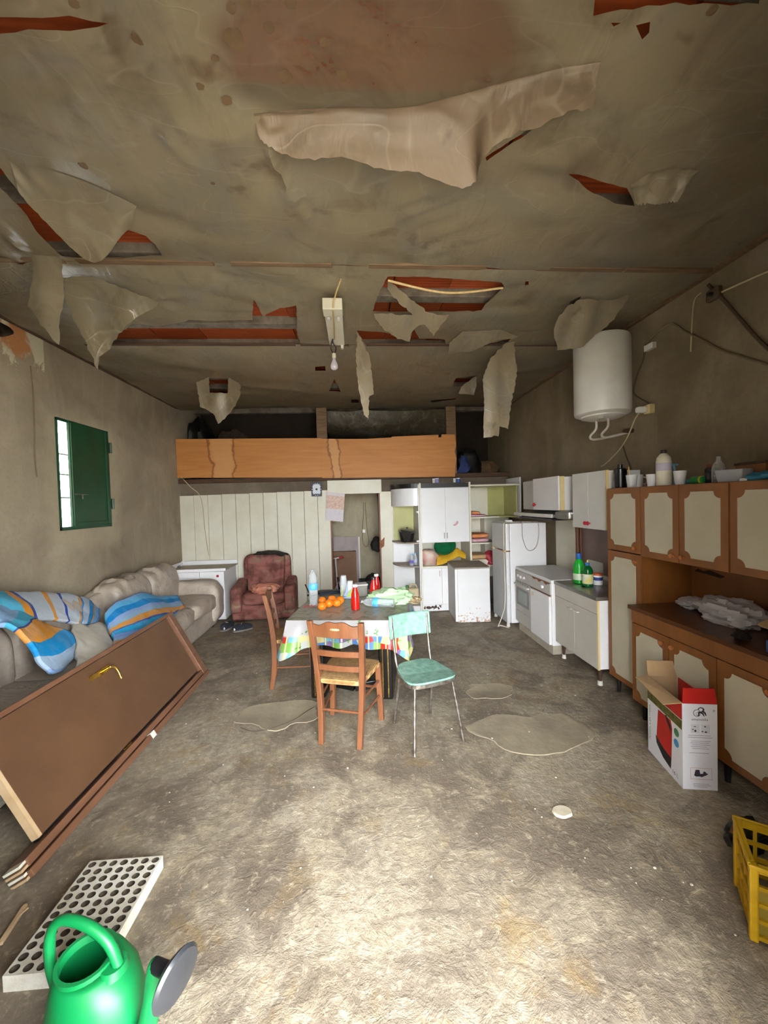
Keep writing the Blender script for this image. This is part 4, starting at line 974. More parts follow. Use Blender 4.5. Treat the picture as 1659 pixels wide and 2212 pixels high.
bed('duvet', [[A(-90, 1300, -2.74), A(-80, 1275, -2.62), A(-70, 1300, -2.45), A(-60, 1360, -2.38)], [A(20, 1296, -2.76), A(25, 1283, -2.62), A(60, 1312, -2.46), A(75, 1340, -2.40)], [A(110, 1292, -2.78), A(115, 1284, -2.64), A(130, 1318, -2.5), A(140, 1342, -2.42)], [A(180, 1299, -2.79), A(183, 1294, -2.66), A(185, 1325, -2.52), A(180, 1350, -2.44)], [A(213, 1318, -2.76), A(215, 1318, -2.68), A(212, 1335, -2.55), A(205, 1350, -2.48)]], 60, 26, m1, 'blue and orange striped duvet spread over the near sofa back', .014, 6, 1)
m2 = stripe_mat('blue striped sheet', 'x', 1, [(0, '#8fb6e0'), (.1, '#2f7fc0'), (.12, '#8fb6e0'), (.3, '#49b4d6'), (.42, '#31408f'), (.44, '#d8921f'), (.6, '#0f8ac8'), (.74, '#a8bfd8'), (.92, '#8ea8d8')])
bed('blanket', [[A(-70, 1262, -2.5), A(-60, 1300, -2.34), A(-60, 1345, -2.28)], [A(0, 1308, -2.46), A(0, 1330, -2.3), A(-10, 1352, -2.24)], [A(48, 1326, -2.42), A(38, 1342, -2.26), A(20, 1352, -2.2)], [A(92, 1346, -2.36), A(70, 1362, -2.2), A(45, 1372, -2.14)], [A(152, 1376, -2.26), A(110, 1400, -2.14), A(72, 1402, -2.1)], [A(158, 1412, -2.18), A(128, 1430, -2.09), A(92, 1436, -2.06)], [A(140, 1440, -2.12), A(122, 1452, -2.06), A(110, 1452, -2.04)]], 50, 22, m2, 'striped blanket end hanging over the near sofa seat', .014, 6, 4)
m3 = mat('off-white sheet', '#c4beb0', '#d5cfc2', 6, .9, bump=.5, bscale=10)
bed('bed_sheet', [[A(152, 1352, -2.46), A(160, 1385, -2.24), A(165, 1445, -2.0)], [A(185, 1352, -2.44), A(192, 1388, -2.2), A(200, 1435, -1.98)], [A(215, 1345, -2.44), A(225, 1382, -2.2), A(235, 1420, -1.98)], [A(240, 1362, -2.36), A(256, 1388, -2.2), A(270, 1412, -2.0)]], 34, 26, m3, 'crumpled off-white sheet between the striped bedding', .025, 5, 7)
m4 = stripe_mat('bright striped duvet', 'y', 1, [(0, '#7fa8e0'), (.06, '#5fb4e4'), (.16, '#1286cc'), (.26, '#8fa8d8'), (.32, '#8fb0cc'), (.4, '#d8921f'), (.5, '#4a5aa8'), (.53, '#27a4d8'), (.68, '#7f9fe0'), (.8, '#8fb4e4'), (.88, '#d8921f'), (.97, '#7f9fe0')])
bed('duvet', [[A(226, 1330, -2.36), A(235, 1355, -2.24), A(245, 1380, -2.14), A(246, 1398, -2.06)], [A(262, 1300, -2.38), A(275, 1335, -2.2), A(290, 1362, -2.08), A(292, 1392, -2.02)], [A(300, 1284, -2.4), A(320, 1315, -2.2), A(340, 1350, -2.06), A(345, 1382, -2.0)], [A(340, 1290, -2.38), A(362, 1310, -2.2), A(380, 1338, -2.06), A(388, 1362, -2.0)], [A(378, 1288, -2.34), A(392, 1303, -2.2), A(402, 1325, -2.08), A(400, 1350, -2.02)]], 40, 40, m4, 'bright blue duvet with orange stripes heaped where the two sofas meet', .02, 4, 9, .05)

# white cabinet in the left back corner
t = thing('low_cabinet', 'white corner cabinet with a rimmed tray top and a red knob behind the sofa', 'cabinet', (-2.45, 6.2, 0), world=True)
mk('body', MB().box(-2.85, -2.0, 5.9, 6.46, .03, .77), M_WHITE, t, bevel=.003)
for a, b in ((-2.85, -2.36), (-2.355, -2.0)):
    d = mk('door', MB().box(a, b, 5.882, 5.9, .08, .755), M_WHITE, t, bevel=.002)
    if b > -2.2: mk('knob', MB().lathe([(.008, 0), (.018, -.012), (.016, -.024), (.004, -.026)], (-2.09, 5.882, .69), 14, 'y'), M_RED, d, smooth=True)
tp = mk('tray_top', MB().box(-2.86, -1.97, 5.87, 6.47, .77, .785), mat('dusty tray', '#b9b09e', '#c8c0b0', 6, .6), t)
for b in ((-2.86, -1.97, 6.445, 6.47, .785, .85), (-2.86, -2.835, 5.87, 6.445, .785, .84), (-2.835, -1.97, 5.865, 5.885, .765, .805)): mk('rim', MB().box(*b), M_WHITE2, tp, bevel=.002)
for y in (6.0, 6.2): mk('tap', MB().cushion((-2.78, y, .805), (.05, .06, .035), .8, .8, 12, 8), M_STEEL, tp, smooth=True)

# ------------------------------------------------------------------ brown door lying on its long edge against the sofa
dt = thing('brown_door', 'brown door in its frame with a brass lever, lying on edge against the sofa', 'door', (-1.565, 1.87, 0))
B0 = Vector((0, 0, .0)); EV = Vector((-.47, 0, .883)); EN = Vector((.883, 0, .47))
D = lambda u, v, n: tuple(Vector((0, u, 0))+EV*v+EN*n+Vector((-.02, 0, .01)))
def dbox(u0, u1, v0, v1, n0, n1): return MB().hexa([D(u0, v0, n0), D(u1, v0, n0), D(u1, v1, n0), D(u0, v1, n0), D(u0, v0, n1), D(u1, v0, n1), D(u1, v1, n1), D(u0, v1, n1)])
M_DOOR = mat('brown door face', '#5c402c', '#674a34', 3, .38)
M_DOORF = mat('brown door frame', '#6a4833', '#7b5640', 5, .42, stretch=(4, .5, 4))
M_RAW = mat('raw pale wood edge', '#b79a74', '#c9ad88', 8, .7)
lf = mk('leaf', dbox(.135, 2.03, .1, .70, -.02, .02), M_DOOR, dt, bevel=.003)
mk('raw_edge', dbox(.115, .135, .1, .70, -.02, .02), M_RAW, lf)
mk('frame_head', dbox(2.045, 2.13, .0, .735, -.05, .05), M_DOORF, dt, bevel=.003)
mk('frame_jamb', dbox(.0, 2.045, .045, .085, -.05, .045), M_DOORF, dt, bevel=.003)
mk('frame_jamb', dbox(.1, 2.045, .705, .735, -.05, .05), M_DOORF, dt, bevel=.003)
mk('casing', dbox(-.02, 2.13, .0, .04, -.05, .06), M_DOORF, dt, bevel=.004)
mk('seal', dbox(.12, 2.04, .086, .099, -.02, .005), M_BLACK, dt)
for k in range(4): mk('jamb_end_strip', dbox(-.035, -.02 if k < 1 else .0, .004+.022*k, .016+.022*k, -.04, .04), M_RAW if k % 2 == 0 else M_CREAM, dt)
hp = on_plane(225, 1448, Vector((-1.565, 1.87, 0))+Vector((-.02, 0, .01))+EN*.02, EN)-Vector((-1.565, 1.87, 0))
hu, hv = hp.y, (hp-Vector((-.02, 0, .01))).dot(EV)
M_BRASS = mat('brass', '#b58a35', '#d6b158', 20, .22, metal=.9)
hd = mk('handle_plate', dbox(hu-.15, hu+.06, hv-.02, hv+.02, .02, .027), M_BRASS, lf, bevel=.006)
mk('lever', MB().tube(curve([D(hu, hv, .027), D(hu, hv, .065), D(hu+.02, hv-.01, .075), D(hu+.035, hv-.05, .075), D(hu+.03, hv-.115, .07)], 18), .009, 10), M_BRASS, hd, smooth=True)
mk('tape', dbox(1.02, 1.07, .0, .043, -.05, .062), M_METALW, dt)
mk('hinge', MB().tube([D(.8, .092, .03), D(.88, .092, .03)], .007, 8), M_BRASS, dt, smooth=True)

# ------------------------------------------------------------------ table, cloth and what stands on it
TC, TR = Vector((-.03, 3.68, 0)), math.radians(-9)
t = thing('table', 'dining table on black sled legs with thin brass lines, under the printed cloth', 'table', TC, TR)
TW, TD, TZ = .49, .55, .765
mk('tabletop', MB().box(-TW, TW, -TD, TD, TZ-.03, TZ), M_DARKWOOD, t, bevel=.004)
M_BLK = mat('black lacquer', '#0c0b0b', '#141313', 5, .25)
for s in (-1, 1):
    x = s*.30
    p = [(-.37, .02), (-.30, 0), (.30, 0), (.37, .06), (.37, TZ-.031), (-.37, TZ-.031)]
    lg = mk('leg', MB().prism(p, x-.06, x+.06, lambda u, v, q: (q, u, v)), M_BLK, t, bevel=.015, bseg=3)
    for dx in (-.022, .024): mk('brass_line', MB().box(x+dx-.004, x+dx+.004, -.374, -.366, .04, TZ-.04), M_BRASS, lg)
mk('stretcher', MB().beam((-.26, -.12, .06), (0, -.2, .05), .06, .07).beam((0, -.2, .05), (.26, -.12, .06), .06, .07), M_BLK, t, bevel=.006)
def cloth_mat():
    t = NT('printed oilcloth'); uv = t.n('ShaderNodeUVMap'); u, v, _ = t.sep(uv.outputs[0]); vec = uv.outputs[0]
    mp = t.n('ShaderNodeMapping'); mp.inputs['Scale'].default_value = (1, 1, 1); t.l(vec, mp.inputs[0])
    def cells(scale, rnd=1.0):
        vo = t.n('ShaderNodeTexVoronoi'); vo.inputs['Scale'].default_value = scale; vo.inputs['Randomness'].default_value = rnd
        t.l(mp.outputs[0], vo.inputs['Vector']); return vo
    band = t.ramp(v, [(.125, (0, 0, 0)), (.14, (1, 1, 1))])            # v is the distance down the drop in metres
    vo = cells(15, .45); x, y, z = t.sep(vo.outputs['Color'])
    gifts = t.ramp(x, [(0, '#6fa8b8'), (.16, '#79a852'), (.32, '#a83028'), (.44, '#cfc48c'), (.58, '#8468a0'), (.7, '#4a78b0'), (.8, '#b9bcb9')], 'CONSTANT')
    rib = t.ramp(vo.outputs['Distance'], [(.0, (1, 1, 1)), (.012, (0, 0, 0))])
    gifts = t.mix(rib, gifts, '#cfc48c')
    gifts = t.mix(t.ramp(t.math('ABSOLUTE', t.math('SUBTRACT', t.math('FRACT', t.math('MULTIPLY', u, 14)), .5)), [(.06, (1, 1, 1)), (.08, (0, 0, 0))]), gifts, '#d0c890')
    v2 = cells(5.2, .8); d2 = t.math('ADD', v2.outputs['Distance'], t.math('MULTIPLY', t.noise(mp.outputs[0], 25, 3), .12))
    base = t.mix(band, '#b4b2b4', gifts)
    drop = t.math('GREATER_THAN', v, .004)
    red = t.math('MULTIPLY', t.ramp(d2, [(.095, (1, 1, 1)), (.1, (0, 0, 0))]), drop)
    base = t.mix(red, base, '#b3261d')
    base = t.mix(t.math('MULTIPLY', t.ramp(d2, [(.082, (1, 1, 1)), (.086, (0, 0, 0))]), drop), base, '#c9bfae')
    base = t.mix(t.math('MULTIPLY', t.ramp(t.noise(mp.outputs[0], 14, 3), [(.63, (0, 0, 0)), (.65, (1, 1, 1))]), drop), base, '#4f8a3c')
    topc = t.ramp(t.noise(t.coords(), 9, 5, .6, .9), [(.3, '#5f5a49'), (.45, '#87836f'), (.55, '#9d9a8c'), (.66, '#8a7f6a'), (.76, '#a87f6c')])
    top = t.math('LESS_THAN', v, .004)
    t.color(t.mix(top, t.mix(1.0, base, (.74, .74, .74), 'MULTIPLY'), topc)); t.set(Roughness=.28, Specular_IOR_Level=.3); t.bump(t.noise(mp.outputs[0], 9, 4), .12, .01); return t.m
def tablecloth():
    N = 176; loop = []; r = .03
    per = [(-TW, -TD), (TW, -TD), (TW, TD), (-TW, TD)]
    L = 0; pts = []
    for i in range(4):
        a, b = Vector(per[i]), Vector(per[(i+1) % 4]); n = N//4
        for k in range(n):
            p = a.lerp(b, k/n); nrm = Vector(((b-a).y, -(b-a).x)).normalized()
            c = min(k, n-k)/n; crn = max(0, 1-c/.12)
            cd = Vector((math.copysign(1, p.x), math.copysign(1, p.y))).normalized()
            nn = (nrm*(1-crn*.9)+cd*crn*.9).normalized() if crn > 0 else nrm
            pts.append((p, nn, crn, L+(b-a).length*k/n))
        L += (b-a).length
    rings = []; uvs = []
    for sc in (.0, .4, .75, .97):
        rings.append([(p.x*sc, p.y*sc, TZ+.0035) for p, n, c, l in pts]); uvs.append([(p.x*sc*1.0+5, -.05) for p, n, c, l in pts])
    M = 9
    for m in range(M+1):
        ring, uvr = [], []
        for j, (p, n, c, l) in enumerate(pts):
            drop = .205+.02*abs(math.sin(l*11.4))+.012*math.sin(l*9+1)+c*.11
            k = m/M; d = drop*k
            out = .008+(.018+.026*math.sin(l*17+.6)+.02*math.sin(l*31)+c*.05)*k
            z = TZ+.0035-d if m else TZ+.002
            ring.append((p.x+n.x*out, p.y+n.y*out, z)); uvr.append((l, .005+d))
        rings.append(ring); uvs.append(uvr)
    mb = MB().ring_loft(rings, False, False)
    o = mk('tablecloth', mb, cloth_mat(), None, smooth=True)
    uv = o.data.uv_layers.new(name='UVMap'); flat = [q for r_ in uvs for q in r_]
    n = len(pts)
    for poly in o.data.polygons:
        vs = [o.data.loops[li].vertex_index for li in poly.loop_indices]
        wrap = any(i % n == 0 for i in vs) and any(i % n == n-1 for i in vs)
        for li in poly.loop_indices:
            i = o.data.loops[li].vertex_index; a, b = flat[i]
            if wrap and i % n == 0 and i//n >= 4: a += L
            uv.data[li].uv = (a, b)
    o.location = TC; o.rotation_euler = (0, 0, TR)
    return tag(o, 'shiny printed oilcloth with coloured presents hanging over the table edge', 'tablecloth')
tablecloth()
ZT = TZ+.0045
def P(px, py, z=ZT): return at(px, py, Z=z)
M_PET = clear_mat('clear bottle plastic', (.92, .95, .97), .8, .06)
M_PETB = mat('blue bottle label', '#3fa0dc', '#62b6e6', 12, .35)
M_CAPW = mat('white cap', '#e8e8e6', '#f2f2f0', 5, .4)
def water_bottle(name, label, loc, rot=(0, 0, 0), s=1.0):
    t = thing(name, label, 'bottle', loc); t.rotation_euler = rot
    prof = [(.004, .002), (.034, 0), (.04, .008)]
    for i in range(9): prof += [(.04, .02+i*.018), (.0375, .029+i*.018)]
    prof += [(.04, .19), (.041, .2), (.041, .235), (.04, .24), (.036, .262), (.026, .282), (.015, .297), (.013, .305), (.013, .318)]
    mk('bottle_body', MB().lathe([(r*s, z*s) for r, z in prof], seg=24, cap1=False), M_PET, t, smooth=True)
    mk('label_sleeve', MB().lathe([(.0405*s, .145*s), (.0425*s, .148*s), (.0425*s, .195*s), (.0405*s, .198*s)], seg=24, cap0=False, cap1=False), M_PETB, t, smooth=True)
    mk('cap', MB().lathe([(.0135*s, .318*s), (.0135*s, .306*s), (.015*s, .306*s), (.015*s, .322*s), (.004*s, .323*s)], seg=16), M_PET, t, smooth=True)
    return t
p = P(678, 1308); water_bottle('water_bottle', 'tall clear water bottle with a blue label standing on the table', p, s=1.06)
p = P(779, 1309); q = P(851, 1313)
water_bottle('water_bottle', 'clear water bottle with a blue label lying on its side on the table', (q.x, q.y, ZT+.042), (0, -PI/2, math.atan2(p.y-q.y, p.x-q.x)+PI), .98)
M_SAUCE = mat('tomato sauce', '#a8140e', '#b81d14', 4, .12)
def sauce(px, py, label, cap, paper):
    p = P(px, py); t = thing('sauce_bottle', label, 'bottle', p, group=None)
    mk('bottle_body', MB().lathe([(.03, 0), (.038, .006), (.039, .03), (.038, .1), (.034, .14), (.024, .175), (.02, .19), (.02, .205)], seg=24), M_SAUCE, t, smooth=True)
    mk('cap', MB().lathe([(.022, .205), (.0225, .222), (.02, .226), (.003, .226)], seg=20), cap, t, smooth=True)
    if paper:
        lb = mk('paper_label', MB().lathe([(.0395, .02), (.0402, .022), (.0395, .085), (.0385, .086)], seg=24, cap0=False, cap1=False), mat('olive sauce label', '#6f7c3c', '#8a9450', 14, .6), t, smooth=True)
        mk('label_crest', MB().cushion((-.004, -.0395, .062), (.05, .006, .03), .8, .8, 16, 8), M_CREAM, lb, smooth=True)
    return t
sauce(768, 1317, 'red sauce bottle with a white cap standing alone in the middle of the table', M_CAPW, False)
sauce(808, 1297, 'red sauce bottle with a black cap and an olive label', mat('black cap', '#141418', '#1e1e24', 5, .3), True)
sauce(814, 1288, 'red sauce bottle with a white cap half hidden behind the labelled one', M_CAPW, False)
M_ORANGE = mat('orange peel', '#e8720c', '#f08412', 8, .45, bump=.3, bscale=220)
rnk = ('orange nearest the front left of the pile', 'orange half hidden at the left back of the pile', 'orange second from the front left of the pile', 'orange at the back middle of the pile', 'orange at the front right of the pile', 'orange at the far right of the pile')
for (px, py), lb in zip(((696, 1318), (697, 1306), (711, 1312), (717, 1303), (728, 1311), (735, 1305)), rnk):
    p = P(px, py)
    o = mk('orange', MB().cushion((0, 0, .038), (.08, .08, .075), 1, 1, 22, 14), M_ORANGE, None, smooth=True); o.location = (p.x, p.y, ZT)
    tag(o, lb, 'orange', 'oranges on the table')
    mk('navel', MB().cushion((.004, -.01, .0755), (.01, .01, .005), 1, 1, 8, 5), mat('orange stem', '#6b7a2c'), o)
M_CUP = mat('white plastic cup', '#dcdde0', '#e8e9eb', 4, .4)
def cup_stack(px, py, n, label, m, h=.085):
    p = P(px, py); t = thing('cup_stack', label, 'cups', p)
    for i in range(n):
        z = i*.016
        mk('cup', MB().lathe([(.037, z), (.0375, z+.004), (.036, z+.006), (.027, z+h), (.026, z+h+.001)], seg=18, cap0=False), m, t, smooth=True)
cup_stack(743, 1288, 9, 'taller stack of upturned clear cups', clear_mat('clear cup plastic', (.93, .94, .96), .5, .15))
cup_stack(757, 1290, 6, 'shorter stack of upturned white cups', M_CUP)
# napkin holder
p = P(750, 1292); t = thing('napkin_holder', 'pale blue napkin holder with green and blue napkins behind the oranges', 'napkin holder', p, math.radians(-6))
mk('base', MB().box(-.075, .085, -.03, .03, 0, .02), mat('pale blue plastic', '#8fb0dc', '#a4c1e6', 5, .4), t, bevel=.006)
for x0, x1, y, c, h in ((-.07, -.045, -.008, '#b9c56c', .13), (-.035, .005, .0, '#a8bce0', .16), (-.01, .08, -.026, '#b7cf76', .12)):
    mk('napkin', MB().prism([(x0, .018), (x1, .018), (x1+.01, h), ((x0+x1)/2+.012, h*.78), (x0+.02, h*.45)], y-.004, y+.004, lambda u, v, q: (u, q, v)), mat('napkin'+c, c), t)
p = P(781, 1286); t = thing('square_pot', 'grey square tin standing behind the sauce bottle', 'tin', p, math.radians(10))
M_TIN = mat('grey tin', '#77756d', '#8b8981', 6, .4)
mk('tin_body', MB().ring_loft([[(-.05, -.05, 0), (.05, -.05, 0), (.05, .05, 0), (-.05, .05, 0)], [(-.056, -.056, .11), (.056, -.056, .11), (.056, .056, .11), (-.056, .056, .11)]]), M_TIN, t, bevel=.005)
mk('tin_rim', MB().box(-.06, .06, -.06, .06, .11, .125), M_GREY, t, bevel=.004)
p = P(846, 1303); o = mk('green_bag', blob((p.x, p.y+.02, ZT), (.34, .2, .14), .35, 5, 21, 44, 24), clear_mat('pale green thin plastic', (.8, .95, .78), .12, .35), None, smooth=True); tag(origin_mesh(o), 'crumpled pale green plastic bag on the right of the table', 'bag')
MATS['pale green thin plastic'].node_tree.nodes['Principled BSDF'].inputs['Base Color'].default_value = lin('#b9dcae')
p = P(905, 1300); o = mk('shell_heap', blob((p.x-.05, p.y, ZT), (.12, .1, .05), .5, 7, 25), mat('nut shells', '#c9b793', '#8d7450', 40, .9), None, smooth=True); tag(origin_mesh(o), 'little heap of pale scraps at the right corner of the table', 'scraps')
p = P(668, 1311); o = mk('red_wrapper', patch([[(-.05, -.02, .004), (-.05, .02, .006)], [(0, -.025, .01), (0, .02, .006)], [(.05, -.018, .005), (.055, .022, .008)]], 10, 8, .003, 30, 1), mat('red paper', '#c9302c', '#e0655c', 20, .6), None, smooth=True, solid=.002); o.location = (p.x, p.y, ZT+.002); tag(o, 'small red wrapper lying in front of the standing water bottle', 'wrapper')
# black cutlery tray and long dark rods at the back left
a, b = P(628, 1300), P(740, 1280)
o = mk('dark_tray', patch([[P(664, 1288)+Vector((0, 0, .01)), P(690, 1279)+Vector((0, 0, .012)), P(738, 1276)+Vector((0, 0, .01))], [P(672, 1290)+Vector((0, 0, .01)), P(695, 1283)+Vector((0, 0, .01)), P(740, 1279)+Vector((0, 0, .01))]], 8, 20, .004, 6, 3), M_BLACK, None, smooth=True, solid=.012); tag(origin_mesh(o), 'black strip lying along the far left edge of the table', 'strip')
for dx, lb in ((0, 'dark blue rod lying behind the bottle, the nearer of two'), (.028, 'dark blue rod lying behind the bottle, the farther of two')):
    o = mk('rod', MB().tube([P(690, 1287)+Vector((0, dx, .012)), P(735, 1281)+Vector((0, dx, .012))], .009, 8), mat('dark blue rod', '#1d2a3c', '#27364a', 6, .4), None, smooth=True); tag(origin_mesh(o), lb, 'rod')
o = mk('knife', MB().beam(P(672, 1290)+Vector((0, 0, .0)), P(663, 1262, ZT)*0+P(668, 1290)+Vector((-.04, .02, .13)), .018, .006), M_BLACK, None, bevel=.002); tag(origin_mesh(o), 'black handle sticking up behind the standing water bottle', 'knife')

# ------------------------------------------------------------------ goods on the sink and on the cupboards
def lathe_thing(name, label, cat, loc, parts, group=None):
    t = thing(name, label, cat, loc, group=group)
    for pn, prof, m, seg in parts: mk(pn, MB().lathe(prof, seg=seg), m, t, smooth=True)
    return t
M_GREENB = mat('bright green detergent plastic', '#0d9a2a', '#12aa30', 4, .3)
t = lathe_thing('detergent_bottle', 'big bright green bottle with a blue cap on the sink', 'bottle', (2.29, 3.83, .8225), (('bottle_body', [(.045, 0), (.055, .008), (.057, .05), (.055, .16), (.05, .2), (.032, .24), (.024, .255)], M_GREENB, 22), ('cap', [(.025, .255), (.027, .26), (.026, .31), (.018, .315)], mat('blue cap', '#1f5fb0', '#2a70c0', 5, .3), 16)))
mk('paper_label', MB().lathe([(.0575, .04), (.0582, .045), (.0578, .1), (.056, .105)], seg=22, cap0=False, cap1=False), mat('white label', '#d8dcd0', '#9fd09a', 12, .5), t, smooth=True)
t = lathe_thing('soap_bottle', 'green dish soap bottle with a yellow label and a blue top on the sink', 'bottle', (2.29, 3.68, .8225), (('bottle_body', [(.04, 0), (.048, .008), (.05, .06), (.046, .13), (.048, .16), (.036, .19), (.018, .21)], clear_mat('green soap plastic', (.12, .5, .22), .3, .1), 22), ('collar', [(.02, .21), (.021, .235), (.012, .24)], mat('blue cap', '#1f5fb0'), 14), ('nozzle', [(.009, .24), (.006, .265)], mat('yellow nozzle', '#d9c32a'), 10)))
MATS['green soap plastic'].node_tree.nodes['Principled BSDF'].inputs['Base Color'].default_value = lin('#0f6b30')
mk('paper_label', MB().lathe([(.0505, .03), (.0512, .035), (.0495, .12), (.048, .125)], seg=22, cap0=False, cap1=False), mat('yellow soap label', '#d8c63c', '#c9d6d8', 18, .5), t, smooth=True)
t = lathe_thing('powder_tub', 'white detergent tub with an orange and blue lid band', 'tub', (2.42, 3.72, .8225), (('tub_body', [(.04, 0), (.045, .005), (.046, .1)], M_CAPW, 22), ('tub_band', [(.0463, .05), (.0465, .052), (.0468, .08), (.0463, .082)], mat('blue band', '#2b3f8a'), 22), ('lid', [(.048, .1), (.048, .118), (.042, .122), (.004, .123)], mat('orange lid', '#c9562a', '#d8703c', 6, .4), 22)))
ZU = 1.786
XS = 2.32
def cabp(px, py): 
    p = at(px, py, Z=ZU); return Vector((min(max(p.x, 2.26), 2.58), p.y, ZU))
def on_cab(px, X=XS):   # place along the cupboard top at a chosen distance from its front
    p = at(px, 1045, X=X); return Vector((X, p.y, ZU))
M_BLKB = mat('black bottle', '#0d0b12', '#15131c', 5, .25)
lathe_thing('black_bottle', 'black ribbed bottle at the left end of the cupboard top', 'bottle', on_cab(1340), (('bottle_body', [(.05, 0), (.052, .01), (.05, .06), (.053, .07), (.05, .12), (.053, .13), (.05, .165), (.035, .175)], M_BLKB, 22), ('cap', [(.02, .175), (.02, .205), (.015, .208)], M_BLKB, 14)))
t = lathe_thing('measuring_mug', 'white mug standing behind a clear cup on the cupboard', 'mug', on_cab(1372, 2.42), (('mug_body', [(.05, 0), (.055, .004), (.06, .11), (.056, .11), (.05, .01)], M_CAPW, 22),))
mk('mug_handle', MB().tube(curve([(.058, -.02, .09), (.085, -.03, .08), (.085, -.03, .04), (.055, -.02, .03)], 12), .006, 8), M_CAPW, t, smooth=True)
t = lathe_thing('clear_cup', 'translucent plastic cup holding a yellow stick', 'cup', on_cab(1365, 2.27), (('cup_body', [(.03, 0), (.032, .003), (.042, .1), (.041, .1), (.03, .006)], clear_mat('milky cup', (.9, .9, .88), .35, .3), 20),))
mk('stick', MB().beam((-.01, .005, .01), (-.02, .01, .17), .012, .006), mat('yellow stick', '#d8b034'), t)
def white_cup(px, X, label, s=1): return lathe_thing('white_cup', label, 'cup', on_cab(px, X), (('cup_body', [(.026*s, 0), (.028*s, .002), (.038*s, .09*s), (.04*s, .092*s), (.036*s, .09*s), (.026*s, .006)], M_CUP, 20),), group='white plastic cups on the cupboard')
white_cup(1408, 2.28, 'white plastic cup left of the big white bottle'); white_cup(1469, 2.28, 'white plastic cup right of the big white bottle', 1.05)
t = lathe_thing('white_bottle', 'large white bottle with a dark cap and a lilac label on the cupboard', 'bottle', on_cab(1434, 2.30), (('bottle_body', [(.045, 0), (.049, .006), (.049, .18), (.044, .21), (.026, .232), (.018, .24)], mat('aged white plastic', '#cfc9b0', '#dcd8c8', 8, .4), 24), ('cap', [(.018, .24), (.019, .262), (.015, .265)], mat('dark cap', '#221c24'), 14)))
mk('paper_label', MB().lathe([(.0493, .11), (.05, .112), (.05, .165), (.0493, .168)], seg=24, cap0=False, cap1=False), mat('lilac label', '#a9a3b8', '#bab5c6', 14, .6), t, smooth=True)
p = on_cab(1456, 2.36); o = mk('razor', MB().tube(curve([p+Vector((0, 0, .0)), p+Vector((0, -.01, .08)), p+Vector((-.01, -.01, .15))], 10), .007, 8).beam(p+Vector((-.01, .02, .155)), p+Vector((-.01, -.04, .15)), .02, .012), mat('pale blue plastic tool', '#5f98b8', '#76abc8', 8, .4), None, smooth=True); tag(origin_mesh(o), 'pale blue plastic tool leaning beside the white bottle', 'tool')
p = on_cab(1505, 2.33); o = thing('green_packet', 'green spray can with a yellow band lying on the cupboard', 'can', (p.x, p.y, ZU))
mk('can_body', MB().lathe([(.0, -.07), (.024, -.068), (.026, .03)], (0, 0, .026), 18, 'y'), mat('green can', '#1f7a3a', '#2b8a46', 6, .35), o, smooth=True)
mk('can_band', MB().lathe([(.0262, -.05), (.0265, -.05), (.0265, -.035), (.0262, -.035)], (0, 0, .026), 18, 'y', False, False), mat('yellow band', '#c9c032'), o, smooth=True)
mk('can_tail', MB().cushion((.01, .075, .02), (.05, .09, .03), .7, .7, 14, 8), mat('blue tail', '#3f88a0', '#58a0b4', 9, .5), o, smooth=True)
lathe_thing('cola_jar', 'dark jar with a dull red lid on the cupboard', 'jar', on_cab(1538, 2.36), (('jar_body', [(.035, 0), (.038, .005), (.038, .09), (.03, .105)], M_BLKB, 20), ('lid', [(.032, .105), (.032, .125), (.004, .127)], mat('dull red lid', '#6a2f2a'), 18)))
lathe_thing('glass_bottle', 'clear glass bottle next to the dark jar', 'bottle', on_cab(1552, 2.30), (('bottle_body', [(.03, 0), (.034, .004), (.034, .09), (.028, .115), (.013, .14), (.012, .165)], M_PET, 20),))
t = thing('plastic_tub', 'lilac-grey translucent plastic box on the cupboard', 'box', on_cab(1592, 2.33), math.radians(8))
mk('box_body', MB().ring_loft([[(-.06, -.07, 0), (.06, -.07, 0), (.06, .07, 0), (-.06, .07, 0)], [(-.07, -.08, .075), (.07, -.08, .075), (.07, .08, .075), (-.07, .08, .075)], [(-.062, -.072, .075), (.062, -.072, .075), (.062, .072, .075), (-.062, .072, .075)], [(-.055, -.065, .006), (.055, -.065, .006), (.055, .065, .006), (-.055, .065, .006)]]), clear_mat('lilac translucent plastic', (.75, .75, .85), .6, .2), t, bevel=.004)
t = thing('wooden_box', 'brown wooden box at the right end of the cupboard top', 'box', on_cab(1648, 2.44), math.radians(-10))
mk('box_body', MB().box(-.08, .08, -.12, .1, 0, .1), M_OAK, t, bevel=.003); mk('box_lid', MB().box(-.085, .085, -.125, .105, .1, .115), M_DARKWOOD, t, bevel=.003)
p = on_cab(1620, 2.27); o = mk('white_saucer', MB().lathe([(.045, 0), (.045, .012), (.04, .016), (.003, .016)], seg=20), M_CAPW, None, smooth=True); o.location = p; tag(o, 'small white saucer lying before the brown wooden box', 'saucer')
p = on_cab(1650, 2.27); o = mk('blue_cloth', blob((p.x, p.y, ZU), (.1, .14, .05), .3, 4, 31), mat('teal cloth', '#1f5f78', '#2b7088', 9, .8), None, smooth=True); tag(origin_mesh(o), 'teal cloth bunched before the brown wooden box', 'cloth')
M_BAG = mat('thin white plastic bag', '#a5a2a4', '#bdbabb', 7, .35, bump=.6, bscale=14)
p = at(1437, 1310, Z=.873); o = mk('plastic_bag', blob((2.5, 2.68, .8725), (.2, .17, .075), .35, 5, 41), M_BAG, None, smooth=True); tag(origin_mesh(o), 'small white plastic bag at the back of the worktop corner', 'bag')
o = mk('plastic_bag', blob((2.42, 2.32, .8725), (.24, .34, .16), .35, 5, 43, 48, 26), M_BAG, None, smooth=True); tag(origin_mesh(o), 'large crumpled white plastic bag on the worktop', 'bag')
